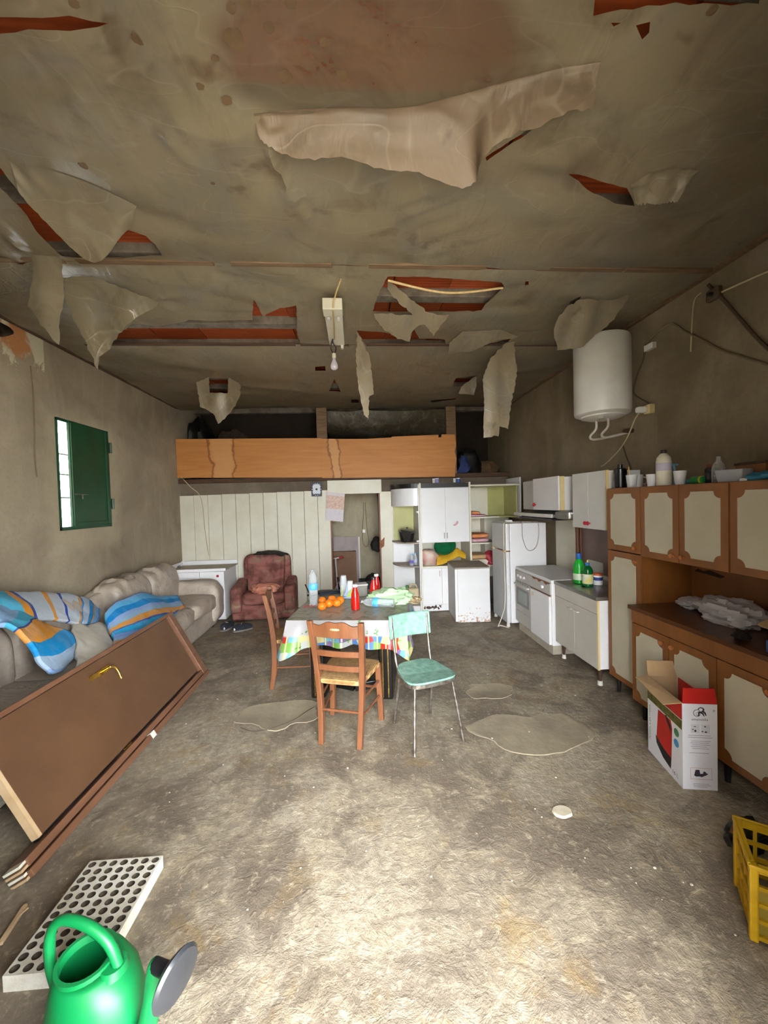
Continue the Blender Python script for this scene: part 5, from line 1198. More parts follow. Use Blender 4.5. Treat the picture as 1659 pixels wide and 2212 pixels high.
o = mk('dark_scrap', blob((2.2, 2.05, .8725), (.06, .08, .04), .4, 5, 47), M_DARK, None, smooth=True); tag(origin_mesh(o), 'dark scrap lying near the front of the worktop', 'scrap')
t = thing('carton', 'open beige carton at the right edge of the worktop', 'box', (2.4, 1.85, .8725), math.radians(-12))
M_CARD = mat('cardboard', '#a88a66', '#b6986f', 5, .85)
for b in ((-.12, -.112, -.1, .1), (.112, .12, -.1, .1), (-.112, .112, -.1, -.092), (-.112, .112, .092, .1)): mk('carton_wall', MB().box(b[0], b[1], b[2], b[3], 0, .15), M_CARD, t)
mk('carton_flap', MB().hexa([(-.12, -.1, .148), (-.12, .1, .148), (-.2, .1, .10), (-.2, -.1, .10), (-.12, -.1, .153), (-.12, .1, .153), (-.2, .1, .105), (-.2, -.1, .105)]), M_CARD, t)
mk('carton_bottom', MB().box(-.112, .112, -.092, .092, 0, .006), M_CARD, t)
o = mk('blue_box', MB().box(-.07, .07, -.1, .1, 0, .07), mat('blue packet', '#1d3f78', '#274d8c', 6, .5), None, bevel=.008); o.location = (2.22, 1.78, .8725); o.rotation_euler = (0, 0, .25); tag(o, 'blue packet beside the open carton on the worktop', 'packet')

# contents of the back shelves
t = thing('cooking_pot', 'black pot with a tilted lid on the rounded corner shelf', 'pot', (.80, YS+.25, 1.0755))
mk('pot_body', MB().lathe([(.06, 0), (.1, .01), (.125, .15), (.128, .16)], seg=26), M_BLACK, t, smooth=True)
ld = mk('lid', MB().lathe([(.135, 0), (.135, .006), (.09, .035), (.03, .045), (.003, .046)], seg=26), M_STEEL, t, smooth=True); ld.location = (0, 0, .168); ld.rotation_euler = (.22, .08, 0)
mk('lid_knob', MB().lathe([(.008, .045), (.014, .06), (.01, .066)], seg=12), M_BLACK, ld, smooth=True)
o = mk('black_rag', MB().prism([(-.09, .14), (.08, .1), (.05, .0), (-.03, -.07), (-.08, .06)], 0, .01, lambda u, v, q: (.78+u, YS+.1-q, 1.14+v)), M_DARK, None); tag(origin_mesh(o), 'black rag hanging in front of the pot', 'rag')
def small_bottle(loc, label, lab): 
    t = lathe_thing('small_bottle', label, 'bottle', loc, (('bottle_body', [(.03, 0), (.034, .005), (.034, .09), (.03, .12), (.013, .16), (.012, .17)], clear_mat('lilac bottle plastic', (.8, .82, .95), .5, .1), 18), ('cap', [(.014, .17), (.014, .19), (.003, .191)], M_PETB, 12)))
    mk('paper_label', MB().lathe([(.0343, .04), (.035, .042), (.035, .085), (.0343, .087)], seg=18, cap0=False, cap1=False), lab, t, smooth=True)
small_bottle((.845, YS+.12, .7055), 'small water bottle with a violet label on the lowest rounded shelf', mat('violet label', '#5b4fb0', '#8a84c8', 9, .5))
small_bottle((.92, YS+.2, .7055), 'small water bottle behind the violet-labelled one', mat('pale label', '#c8c8e0'))
t = thing('jerrycan', 'beige jerrycan with a green cap at the foot of the rounded shelf', 'canister', (.85, YS+.2, .081))
M_JER = mat('beige canister plastic', '#c4b58e', '#d2c49f', 5, .5)
mk('can_body', MB().box(-.11, .11, -.07, .07, 0, .26), M_JER, t, bevel=.03, bseg=4, smooth=True)
mk('can_handle', MB().tube(curve([(-.03, 0, .25), (-.02, 0, .3), (.06, 0, .3), (.08, 0, .25)], 14), .014, 8), M_JER, t, smooth=True)
mk('cap', MB().lathe([(.025, .255), (.025, .295), (.004, .297)], (-.075, 0, 0), 14), mat('green cap', '#3c8a4a'), t, smooth=True)
o = mk('bag_of_clothes', blob((1.14, YS+.2, .701), (.27, .24, .27), .2, 4, 51), mat('mottled clear bag', '#b9b2a0', '#c58f86', 16, .4), None, smooth=True); tag(origin_mesh(o), 'stuffed plastic bag of clothes in the niche', 'bag')
o = mk('yellow_cloth', patch([[(1.22, YS+.02, .703), (1.25, YS+.12, .80), (1.28, YS+.3, .85)], [(1.32, YS+.01, .72), (1.35, YS+.1, .83), (1.36, YS+.3, .88)], [(1.45, YS-.01, .80), (1.5, YS+.1, .9), (1.5, YS+.3, .9)], [(1.56, YS+.0, .84), (1.6, YS+.1, .95), (1.6, YS+.3, .9)], [(1.68, YS+.02, .80), (1.72, YS+.1, .85), (1.72, YS+.3, .8)]], 30, 20, .02, 9, 3), mat('yellow cloth', '#d3a31a', '#e0b42c', 8, .8), None, smooth=True, solid=.01); tag(origin_mesh(o), 'bright yellow cloth draped in the niche under the green basin', 'cloth')
t = thing('basin', 'dark green plastic basin tipped over on the yellow cloth', 'basin', (1.40, YS+.16, .97)); t.rotation_euler = (.7, -.35, 0)
mk('basin_bowl', MB().lathe([(.07, -.06), (.11, -.055), (.16, .03), (.17, .035), (.17, .04), (.155, .035), (.105, -.045), (.005, -.05)], seg=28), mat('green basin', '#0f5a36', '#166b42', 5, .3), t, smooth=True)
mk('rim', MB().lathe([(.165, .03), (.175, .034), (.175, .042), (.165, .042)], seg=28, cap0=False, cap1=False), mat('green basin', '#0f5a36'), t, smooth=True)
M_TOW = mat('orange towel', '#d08049', '#d8926a', 9, .9, bump=.5, bscale=60); M_TOWP = mat('pink towel', '#d6a3b4', '#e0b8c4', 9, .9, bump=.5, bscale=60)
def towel(name, x0, x1, z, h, m, label, sd): 
    o = mk(name, MB().cushion(((x0+x1)/2, YS+.2, z+h/2), (x1-x0, .34, h), .45, .3, 30, 12, lambda p, q: q+noise.noise_vector(p*3+Vector((sd, 0, 0)))*.012), m, None, smooth=True); tag(origin_mesh(o), label, 'towel')
towel('towel', 1.80, 2.06, 1.451, .035, M_TOWP, 'folded pink towel on the upper open shelf', 1); towel('towel', 1.80, 1.95, 1.486, .05, M_TOW, 'orange towel bunched on the pink one on the upper open shelf', 2)
towel('towel', 1.80, 2.09, 1.046, .06, M_TOWP, 'folded pink towel on the lower open shelf', 3); towel('towel', 1.80, 2.09, 1.108, .075, M_TOW, 'thick orange towel on the lower open shelf', 4)
towel('towel', 1.80, 2.05, .775+.0, .08, mat('tan towel', '#c9a070', '#d4b082', 9, .9), 'tan towel above the brown-topped metal cabinet', 5)
o = mk('towel_stand', MB().box(1.80, 2.08, YS+.05, YS+.4, .686, .772), M_SHADE, None, bevel=.004); tag(origin_mesh(o), 'ivory box under the tan towel on the open shelf', 'box')
o = mk('red_bag', blob((2.14, YS+.1, .686), (.22, .2, .22), .3, 4, 61), mat('red bag', '#a8283a', '#b8384a', 8, .5), None, smooth=True); tag(origin_mesh(o), 'red bag beside the fridge on the open shelf', 'bag')
for x, h, c, lb in ((1.27, .06, '#8e86c4', 'lilac cup on top of the tall white cabinet'), (1.22, .055, '#d8d4c8', 'narrow white jar on top of the tall white cabinet'), (1.55, .05, '#d0d4cc', 'white jar beside the blue one on top of the cabinet'), (1.61, .055, '#2c4f9c', 'blue jar on top of the tall white cabinet')):
    w = .035 if x in (1.27, 1.61) else .022
    t = thing('small_jar', lb, 'jar', (x, YS+.06, 2.0005)); mk('jar_body', MB().lathe([(w*.9, 0), (w, .004), (w*.92, h)], seg=16), mat('jar'+c, c), t, smooth=True); mk('lid', MB().lathe([(w*.95, h), (w*.95, h+.012), (.003, h+.013)], seg=16), M_CAPW, t, smooth=True)

# ------------------------------------------------------------------ lamp, water heater, cables
t = thing('light_fitting', 'cream metal strip-light body without tubes under the ceiling', 'light fitting', (-.135, 3.35, 3.2), world=True)
mk('tray', MB().box(-.205, -.065, 2.97, 3.7, 3.215, 3.27), M_CREAM, t, bevel=.003); mk('end_cap', MB().box(-.21, -.06, 2.955, 3.075, 3.185, 3.272), M_CREAM, t, bevel=.006)
for x in (-.175, -.095): mk('tube_clip', MB().cushion((x, 3.13, 3.2), (.03, .06, .03), .6, .6, 12, 8), M_CAPW, t, smooth=True)
mk('tube_clip', MB().box(-.10, -.075, 3.68, 3.72, 3.185, 3.215), M_CAPW, t, bevel=.003)
o = mk('lamp_cable', MB().tube(curve([(-.06, 2.78, 3.31), (-.11, 2.9, 3.25), (-.13, 2.97, 3.19), (-.135, 3.1, 3.178), (-.14, 3.3, 3.185), (-.15, 3.5, 3.19)], 30), .006, 6), mat('pale brown wire', '#9c8456', '#b09866', 8, .6), None, smooth=True); tag(origin_mesh(o), 'thin wire running from the ceiling across the strip-light body', 'cable')
t = thing('light_bulb', 'white bulb hanging on black wires below the strip-light body', 'light bulb', (-.175, 3.86, 3.1))
mk('glass', MB().lathe([(.012, .06), (.016, .04), (.024, .02), (.034, -.005), (.037, -.025), (.033, -.045), (.018, -.058), (.003, -.062)], seg=24), mat('opal bulb glass', '#d4d0dc', '#dedae6', 4, .2), t, smooth=True)
mk('socket', MB().lathe([(.019, .055), (.02, .06), (.019, .1), (.012, .105)], seg=18), M_CREAM, t, smooth=True)
for s in (-1, 1): mk('wire', MB().tube(curve([(s*.01, 0, .105), (s*.025, -.1, .115), (.0+s*.006, -.28, .09), (.01, -.36, .09)], 18), .006, 6), M_BLACK, t, smooth=True)

t = thing('water_heater', 'white cylindrical water heater hung high on the right wall', 'water heater', (2.385, 3.56, 2.5), world=True)
HC_ = (2.385, 3.56, 0); R = .245
mk('tank', MB().lathe([(.05, 3.235), (.18, 3.23), (R-.008, 3.21), (R, 3.19), (R, 2.53), (R-.006, 2.505)], HC_, 40, cap0=True, cap1=False), M_METALW, t, smooth=True)
cp = mk('bottom_cap', MB().lathe([(R-.006, 2.505), (R-.03, 2.492), (.19, 2.488), (.185, 2.475), (.12, 2.455), (.003, 2.45)], HC_, 36, cap0=False), M_METALW, t, smooth=True)
mk('dial', MB().lathe([(.03, 2.46), (.03, 2.44), (.004, 2.438)], (2.30, 3.45, 0), 14), M_GREY, cp, smooth=True)
M_CUPI = mat('painted copper pipe', '#b6b1a6', '#cac5ba', 10, .4)
for k, (x, y) in enumerate(((2.36, 3.62), (2.40, 3.50))):
    mk('pipe', MB().tube(curve([(x, y, 2.47), (x, y, 2.38), (x-.03, y+.05, 2.31), (x+.04, y+.06, 2.285), (XR-.01, y+.03, 2.33)], 26), .011, 8), M_CUPI, t, smooth=True)
mk('bracket', MB().box(XR-.04, XR-.005, 3.2, 3.3, 3.0, 3.05), M_METALW, t)
mk('valve', MB().lathe([(.02, 0), (.024, -.03), (.018, -.09)], (XR-.005, 3.50, 2.335), 12, 'x'), M_DARKWOOD, t, smooth=True)
mk('mount', MB().box(2.58, XR-.005, 3.5, 3.64, 2.75, 2.95), M_METALW, t)
sp = at(1408, 884, X=XR)
t = thing('power_socket', 'yellowed socket box with a white plug below the water heater', 'socket', (XR, sp.y, sp.z), world=True)
mk('socket_box', MB().box(XR-.05, XR-.002, sp.y-.04, sp.y+.035, sp.z-.04, sp.z+.04), mat('yellowed plastic', '#cdbb84', '#d8c894', 5, .5), t, bevel=.005)
mk('plug', MB().cushion((XR-.085, sp.y+.02, sp.z), (.09, .055, .055), .5, .5, 16, 10), M_CAPW, t, smooth=True)
def cable(pts, r, m, label, n=40): o = mk('cable', MB().tube(curve(pts, n), r, 6), m, None, smooth=True); tag(origin_mesh(o), label, 'cable'); return o
W = lambda px, py, d=.012: at(px, py, X=XR-d)
M_W1 = mat('pale flex', '#b7aa82', '#c5b992', 8, .5); M_W2 = mat('dark conduit', '#4a3c2d', '#5a4a38', 8, .7); M_W3 = mat('wall coloured conduit', '#6d6049', '#7a6c54', 8, .8)
cable([W(1385, 888, .1), W(1372, 905, .09), W(1355, 945, .07), W(1335, 975, .05), W(1310, 1000, .03), W(1298, 1008, .02)], .006, M_W1, 'pale flex sagging from the plug towards the white wall unit')
cable([W(1395, 740), W(1390, 775), W(1380, 800), W(1371, 830), W(1370, 850), W(1385, 862), W(1400, 870), W(1408, 876)], .007, M_W2, 'dark cable dropping down the wall to the socket')
cable([W(1396, 742), W(1420, 718), W(1450, 699), W(1480, 716), W(1520, 736), W(1560, 757), W(1600, 770), W(1659, 788), W(1700, 800)], .008, M_W3, 'conduit running across the wall from above the socket to the right')
cable([W(1530, 615), W(1548, 634), W(1565, 650), W(1600, 690), W(1640, 735), W(1700, 790)], .011, M_W2, 'thick dark conduit slanting down the wall from the junction box')
cable([W(1552, 634), W(1600, 612), W(1650, 590), W(1700, 570)], .007, M_W1, 'pale wire running from the junction box up to the right')
cable([W(1515, 632), W(1500, 650), W(1495, 700), W(1492, 760)], .005, M_W1, 'thin pale wire hanging down below the junction box')
p = W(1545, 636); t = thing('junction_box', 'dark junction box high on the right wall', 'junction box', (XR, p.y, p.z), world=True)
mk('box_body', MB().box(XR-.04, XR-.002, p.y-.05, p.y+.05, p.z-.04, p.z+.04), M_W2, t, bevel=.008); mk('gland', MB().lathe([(.016, 0), (.012, -.03)], (XR-.04, p.y, p.z), 10, 'x'), M_BLACK, t)
p = at(1312, 940, X=XR); 
cable([W(1345, 960), W(1352, 985), W(1362, 1010), W(1370, 1035)], .006, M_W2, 'dark wire hanging behind the mug on the cupboard')
BW = lambda px, py: at(px, py, Y=YB-.012)
cable([at(391, 1030, Y=YB-.08), BW(412, 1052), BW(430, 1068), BW(438, 1095), BW(441, 1130), BW(446, 1170), BW(451, 1200)], .006, M_W1, 'thin wire trailing down the plank wall behind the corner cabinet')
LW = lambda px, py: at(px, py, X=XL+.012)
cable([LW(66, 790), LW(72, 850), LW(75, 920), LW(76, 990), LW(80, 1030)], .005, M_W3, 'thin cable running down the left wall beside the window')

# things pinned to the plank wall
p = at(684, 1057, Y=YB-.02); t = thing('framed_dial', 'dark blue dotted frame with a white centre hung left of the header board', 'picture frame', (p.x, YB-.02, p.z-.12), world=True)
mk('board', MB().box(p.x-.085, p.x+.085, YB-.035, YB-.012, p.z-.115, p.z+.115), mat('navy dotted board', '#1c2038', '#2a3050', 12, .5), t, bevel=.004)
mk('centre', MB().prism([(p.x-.06, p.z-.075), (p.x-.06, p.z+.06), (p.x-.04, p.z+.085), (p.x+.04, p.z+.085), (p.x+.06, p.z+.06), (p.x+.06, p.z-.075)], YB-.04, YB-.035, lambda u, v, q: (u, q, v)), mat('pale blue face', '#c6cedb', '#d4dbe6', 5, .4), t)
mk('hub', MB().lathe([(.018, 0), (.016, -.006)], (p.x, YB-.04, p.z), 14, 'y'), M_DARKWOOD, t)
for i in range(14):
    a = 2*PI*i/14; mk('dot', MB().cushion((p.x+.073*math.cos(a)*(1 if abs(math.cos(a)) > .6 else 1), YB-.036, p.z+.1*math.sin(a)), (.012, .004, .012), 1, 1, 8, 5), M_CAPW, t)
c = [at(706, 1062, Y=YB-.09), at(745, 1066, Y=YB-.09), at(741, 1127, Y=YB-.085), at(703, 1124, Y=YB-.085)]
t = thing('calendar', 'faded wall calendar with a pinkish picture hanging at the doorway', 'calendar', ((c[2]+c[3])/2), world=True)
up = lambda k: (c[0].lerp(c[3], k), c[1].lerp(c[2], k))
def quad(k0, k1, d): 
    a, b = up(k0); e, f = up(k1); off = Vector((0, -d, 0)); bo = Vector((0, .002, 0))
    return MB().hexa([e+off, f+off, f+off+bo, e+off+bo, a+off, b+off, b+off+bo, a+off+bo])
mk('sheet', quad(0, 1, 0), mat('calendar paper', '#d6ced0', '#dfd8da', 5, .8), t)
mk('picture', quad(.12, .58, .002), mat('faded pink picture', '#c79f90', '#e3cfc4', 26, .8, stretch=(1, 1, 2)), t)
mk('date_table', quad(.62, .96, .002), mat('faint date print', '#cfc8d0', '#dcd6dc', 40, .8), t)

# ------------------------------------------------------------------ inner room behind the doorway
YW = YI-.005
t = thing('pale_board', 'large pale board leaning in the inner room', 'board', (-.2, YW-.06, 0), world=True); mk('board_face', MB().hexa([(-.62, YW-.14, 0), (.02, YW-.14, 0), (.02, YW-.12, 0), (-.62, YW-.12, 0), (-.62, YW-.04, 1.08), (.02, YW-.04, 1.06), (.02, YW-.02, 1.06), (-.62, YW-.02, 1.08)]), mat('pale grey board', '#a99c98', '#b9adaa', 5, .7), t)
mk('board_edge', MB().hexa([(.02, YW-.15, 0), (.045, YW-.15, 0), (.045, YW-.12, 0), (.02, YW-.12, 0), (.02, YW-.05, 1.06), (.045, YW-.05, 1.06), (.045, YW-.02, 1.06), (.02, YW-.02, 1.06)]), M_METALW, t)
t = thing('brown_board', 'brown hardboard panel leaning before the pale board', 'board', (-.2, YW-.25, 0), world=True); mk('board_face', MB().hexa([(-.6, YW-.3, 0), (-.03, YW-.3, 0), (-.03, YW-.285, 0), (-.6, YW-.285, 0), (-.6, YW-.15, .80), (-.03, YW-.15, .79), (-.03, YW-.135, .79), (-.6, YW-.135, .80)]), mat('brown hardboard', '#7d5639', '#8a6142', 4, .6), t)
mk('board_edge', MB().box(-.6, -.03, YW-.15, YW-.135, .79, .805), M_DARKWOOD, t)
t = thing('scooter', 'child kick scooter with a white T-bar and red grips in the doorway', 'scooter', (-.36, 7.05, 0))
mk('stem', MB().tube([(-.02, 0, .1), (-.05, 0, .72)], .014, 8), M_METALW, t, smooth=True)
hb = mk('handlebar', MB().tube([(-.11, 0, .71), (.06, 0, .735)], .012, 8), M_METALW, t, smooth=True); mk('grip', MB().tube([(.02, 0, .729), (.1, 0, .742)], .017, 8), M_RED, hb, smooth=True)
mk('lower_stem', MB().tube([(-.015, -.02, .38), (.01, -.02, .12)], .018, 8), M_BLACK, t, smooth=True)
mk('fork', MB().tube([(-.08, -.02, .12), (.0, -.02, .3), (.06, -.02, .1)], .018, 8), mat('pale pink metal', '#d8b4bc', '#e2c2c8', 5, .4), t, smooth=True)
for x in (-.02, .3): mk('wheel', MB().lathe([(.01, -.015), (.06, -.015), (.06, .015), (.01, .015)], (x, 0, .06), 18, 'y'), mat('white wheel', '#cfc8c8'), t, smooth=True)
mk('deck', MB().box(0, .32, -.05, .05, .06, .08), M_BLACK, t, bevel=.01)
t = thing('black_crate', 'black plastic crate on the floor of the inner room', 'crate', (.22, 7.1, 0), .1)
for b in ((-.2, -.19, -.15, .15), (.19, .2, -.15, .15), (-.19, .19, -.15, -.14), (-.19, .19, .14, .15)): mk('crate_wall', MB().box(b[0], b[1], b[2], b[3], 0, .3), M_BLACK, t)
mk('crate_floor', MB().box(-.19, .19, -.14, .14, 0, .012), M_BLACK, t)
o = mk('black_bag', blob((.27, 7.1, .013), (.28, .24, .42), .2, 4, 71), M_DARK, None, smooth=True); tag(origin_mesh(o), 'black bag stuffed in the crate of the inner room', 'bag')
p = at(786, 1147, Y=YW); t = thing('inner_socket', 'small white socket on the inner room wall', 'socket', (p.x, YW, p.z), world=True); mk('socket_plate', MB().box(p.x-.03, p.x+.03, YW-.03, YW, p.z-.035, p.z+.035), M_CREAM, t, bevel=.004); mk('socket_face', MB().box(p.x-.018, p.x+.018, YW-.034, YW-.03, p.z-.02, p.z+.02), M_CAPW, t)
IW = lambda px, py: at(px, py, Y=YW-.012)
cable([IW(785, 1085), IW(785, 1110), IW(783, 1140), IW(782, 1152)], .005, M_W2, 'dark wire running down to the inner room socket')
cable([IW(789, 1085), IW(791, 1120), IW(794, 1150), IW(797, 1168), IW(794, 1180), IW(787, 1178), IW(783, 1165), IW(784, 1150)], .006, M_W3, 'cable looped on the inner room wall')
p = at(808, 1178, Y=6.8); o = mk('dark_coat', blob((p.x+.06, 6.85, p.z-.1), (.2, .2, .22), .3, 4, 77, flat=False), M_DARK, None, smooth=True); tag(origin_mesh(o), 'dark bag hanging just inside the doorway', 'bag')
mk('hook', MB().tube([(.03, -.05, .18), (.395-o.location.x, 6.545-o.location.y, .32)], .006, 6), M_STEEL, o)

# things stored on the loft
def lump(name, c, s, sd, m, label, cat='bag'): o = mk(name, blob((c[0], c[1], 2.161), s, .25, 4, sd), m, None, smooth=True); tag(origin_mesh(o), label, cat)
M_BLKBAG = mat('black bin bag', '#0b0b0c', '#151516', 8, .3)
lump('black_sack', (-2.66, 6.95, 0), (.36, .5, 1.15), 81, M_BLKBAG, 'tall black sack at the left end of the loft')
lump('brown_sack', (-2.1, 7.0, 0), (.6, .5, .95), 83, mat('brown sacking', '#33281f', '#43352a', 8, .9), 'brown sack behind the left loft panel')
lump('rolled_rug', (2.35, 6.95, 0), (.5, .36, .28), 87, mat('brown rug', '#4d3a26', '#604a32', 12, .9), 'brown roll at the right end of the loft', 'rug')
lump('black_sack', (2.05, 6.85, 0), (.4, .3, .5), 89, M_BLKBAG, 'black sack at the open right end of the loft')
o = mk('blue_cloth', patch([[(1.74, 6.52, 2.185), (1.8, 6.5, 2.36), (1.85, 6.6, 2.5)], [(1.82, 6.52, 2.185), (1.9, 6.5, 2.34), (1.95, 6.6, 2.44)], [(1.9, 6.54, 2.185), (1.96, 6.52, 2.24), (2.0, 6.6, 2.3)]], 14, 14, .02, 9, 5), mat('navy cloth', '#1d2c5c', '#2a3b70', 9, .8), None, smooth=True, solid=.01); tag(origin_mesh(o), 'navy cloth hanging at the end of the loft panel', 'cloth')
bx = [(-1.6, .3, .5), (-1.1, .4, .35)]
for (x, w, h), lb in zip(bx, ('dark carton behind the left loft panel', 'low dark carton behind the left loft panel')):
    o = mk('dark_carton', MB().box(-w/2, w/2, -.15, .15, 0, h), mat('dark carton', '#3a2c20', '#47372a', 6, .9), None, bevel=.006); o.location = (x, 7.0, 2.1605); tag(o, lb, 'box'); mk('tape', MB().box(-.025, .025, -.152, .152, h, h+.001), M_DARKWOOD, o)
# black tarpaulin in the top left corner
o = mk('black_tarp', patch([[(XL+.012, 2.2, 3.28), (XL+.03, 2.2, 3.12), (XL+.02, 2.2, 2.95)], [(XL+.012, 2.8, 3.28), (XL+.06, 2.8, 3.15), (XL+.02, 2.8, 3.0)], [(XL+.012, 3.25, 3.28), (XL+.06, 3.3, 3.2), (XL+.03, 3.3, 3.12)], [(XL+.012, 3.5, 3.28), (XL+.02, 3.52, 3.26), (XL+.02, 3.52, 3.24)]], 24, 14, .02, 5, 4), M_BLKBAG, None, smooth=True, solid=.006); tag(origin_mesh(o), 'black tarpaulin scrap in the corner of wall and ceiling at the far left', 'tarpaulin')

# ------------------------------------------------------------------ cardboard box
t = thing('cardboard_box', 'open tall product carton, white and red with printed pictures, before the sideboard', 'box', (1.852, 2.075, 0), math.radians(-11))
BWd, BD, BH = .185, .36, .505
M_BXW = mat('white printed card', '#d9d8de', '#e2e1e7', 3, .5); M_BXR = mat('red printed card', '#a8140f', '#b91b15', 4, .5); M_BXK = mat('brown card inside', '#9a7d5c', '#a98a66', 5, .9)
fr = mk('front_panel', MB().box(0, BWd, 0, .004, 0, BH), M_BXW, t); sd = mk('side_panel', MB().box(0, .004, .004, BD, 0, BH), M_BXW, t)
mk('side_panel', MB().box(BWd-.004, BWd, .004, BD, 0, BH), M_BXR, t); mk('back_panel', MB().box(.004, BWd-.004, BD-.004, BD, 0, BH), M_BXK, t)
mk('bottom', MB().box(.004, BWd-.004, .004, BD-.004, 0, .004), M_BXK, t)
mk('inside_lining', MB().box(.004, .0055, .006, BD-.004, .004, BH), M_BXK, t)
mk('front_flap', MB().hexa([(0, 0, BH), (BWd, 0, BH), (BWd, .004, BH), (0, .004, BH), (.012, .012, BH+.085), (BWd-.005, .012, BH+.085), (BWd-.005, .016, BH+.085), (.012, .016, BH+.085)]), M_BXR, t)
mk('side_flap', MB().hexa([(0, .0, BH), (0, BD, BH), (-.08, BD-.01, BH-.012), (-.085, .035, BH-.03), (0, .0, BH+.004), (0, BD, BH+.004), (-.08, BD-.01, BH-.008), (-.085, .035, BH-.026)]), M_CARD, t)
mk('back_flap', MB().hexa([(0, BD-.004, BH), (BWd, BD-.004, BH), (BWd, BD, BH), (0, BD, BH), (.01, BD+.03, BH+.09), (BWd-.01, BD+.03, BH+.09), (BWd-.01, BD+.034, BH+.09), (.01, BD+.034, BH+.09)]), M_BXK, t)
M_INK = mat('dark print ink', '#2a2430', '#332c3a', 10, .6); M_INKG = mat('grey print ink', '#a9a6b2', '#b5b2be', 30, .7)
fx = lambda u, v, d: (u, -d, v)           # on the front panel
sx = lambda u, v, d: (-d, BD-u, v)        # on the side panel, u from the far end
def pp(parent, name, poly, fn, m, d=.0006): return mk(name, MB().add([fn(u, v, d) for u, v in poly], [tuple(range(len(poly)))]), m, parent)
circ = lambda cx, cy, rx, ry=None, n=18: [(cx+rx*math.cos(2*PI*i/n), cy+(ry or rx)*math.sin(2*PI*i/n)) for i in range(n)]
def ringp(parent, cx, cy, r0, r1, fn, m, a0=0, a1=360, n=24):
    P0 = [(cx+r0*math.cos(math.radians(a0+(a1-a0)*i/n)), cy+r0*math.sin(math.radians(a0+(a1-a0)*i/n))) for i in range(n+1)]
    P1 = [(cx+r1*math.cos(math.radians(a0+(a1-a0)*i/n)), cy+r1*math.sin(math.radians(a0+(a1-a0)*i/n))) for i in range(n+1)]
    return mk('emblem', MB().add([fn(u, v, .0008) for u, v in P0+P1], [(i, i+1, n+2+i, n+1+i) for i in range(n)]), m, parent)
ringp(fr, .078, .452, .018, .021, fx, M_INK, 40, 330); ringp(fr, .083, .447, .009, .011, fx, M_INK)
pp(fr, 'emblem', [(.082, .468), (.094, .482), (.108, .478), (.106, .468), (.1, .462), (.114, .452), (.124, .436), (.128, .44), (.124, .455), (.114, .466), (.118, .474), (.11, .484), (.095, .488), (.082, .478)], fx, M_INK, .001)
pp(fr, 'emblem', [(.085, .462), (.1, .462), (.112, .452), (.118, .434), (.113, .434), (.104, .447), (.092, .452), (.086, .434), (.081, .434), (.083, .45)], fx, M_INK, .001)
mk('lettering', text_mb('umanoidia', .0215, lambda u, v, d: fx(.047+u, .408+v, .001)), M_INK, fr)
for k, (u0, u1, v) in enumerate(((.03, .15, .318), (.028, .16, .306), (.045, .15, .285), (.04, .14, .274), (.05, .145, .263), (.045, .13, .252), (.05, .14, .241), (.035, .14, .215), (.055, .14, .033), (.055, .15, .024), (.055, .13, .015))):
    pp(fr, 'printed_line', [(u0, v), (u1, v), (u1, v+.0042), (u0, v+.0042)], fx, M_INKG, .0008)
for u in (.045, .1): pp(fr, 'pictogram_field', [(u, .335), (u+.045, .335), (u+.045, .385), (u, .385)], fx, mat('pale print field', '#cbcad2'), .0005)
for u, v, w, h in ((.062, .34, .012, .014), (.058, .37, .016, .004), (.118, .337, .012, .01), (.115, .37, .01, .008), (.1, .342, .012, .006), (.05, .352, .01, .006)): pp(fr, 'pictogram', circ(u+w/2, v+h/2, w/2, h/2, 10), fx, M_INK, .001)
for b in ((.04, .155, .128, .130), (.04, .155, .062, .064), (.04, .042, .064, .128), (.153, .155, .064, .128)): pp(fr, 'red_outline', [(b[0], b[2]), (b[1], b[2]), (b[1], b[3]), (b[0], b[3])], fx, mat('pale red ink', '#c98a8a'), .0008)
pp(fr, 'engine_picture', [(.06, .084), (.07, .078), (.09, .08), (.1, .076), (.125, .088), (.135, .096), (.125, .1), (.12, .108), (.11, .11), (.107, .096), (.092, .094), (.088, .118), (.068, .118), (.064, .1)], fx, M_INK, .001)
pp(fr, 'print_blob', circ(.167, .468, .007), fx, M_INKG)
pp(sd, 'red_top', [(0, .405), (BD-.004, .405), (BD-.004, BH), (0, BH)], sx, M_BXR); pp(sd, 'foliage_band', [(0, .355), (BD-.004, .345), (BD-.004, .40), (0, .405)], sx, mat('olive foliage print', '#3c3a12', '#6a6420', 40, .6), .001)
pp(sd, 'sprayer_picture', [(.1, .15), (.12, .34), (.25, .345), (.265, .30), (.255, .1), (.2, .1)], sx, mat('red tank print', '#a81410', '#b81c16', 5, .5), .001)
pp(sd, 'sprayer_base', [(.09, .16), (.1, .11), (.17, .06), (.25, .04), (.255, .11), (.18, .12)], sx, M_BLACK, .0014); pp(sd, 'sprayer_lance', [(.19, .345), (.21, .35), (.25, .31), (.255, .27), (.24, .28)], sx, M_BLACK, .0014)
pp(sd, 'green_badge', circ(.305, .30, .024, .024), sx, mat('green ink', '#3c7a4a'), .001); pp(sd, 'blue_badge', circ(.303, .235, .024, .024), sx, mat('blue ink', '#3f8fc0'), .001)
mk('lettering', text_mb('POMPA A BATTERIA', .026, lambda u, v, d: sx(.035-v, .09+u, .001)), mat('green grey ink', '#56685c'), sd)
mk('lettering', text_mb('16 L', .034, lambda u, v, d: sx(.26+u, .03+v, .001)), M_INK, sd)

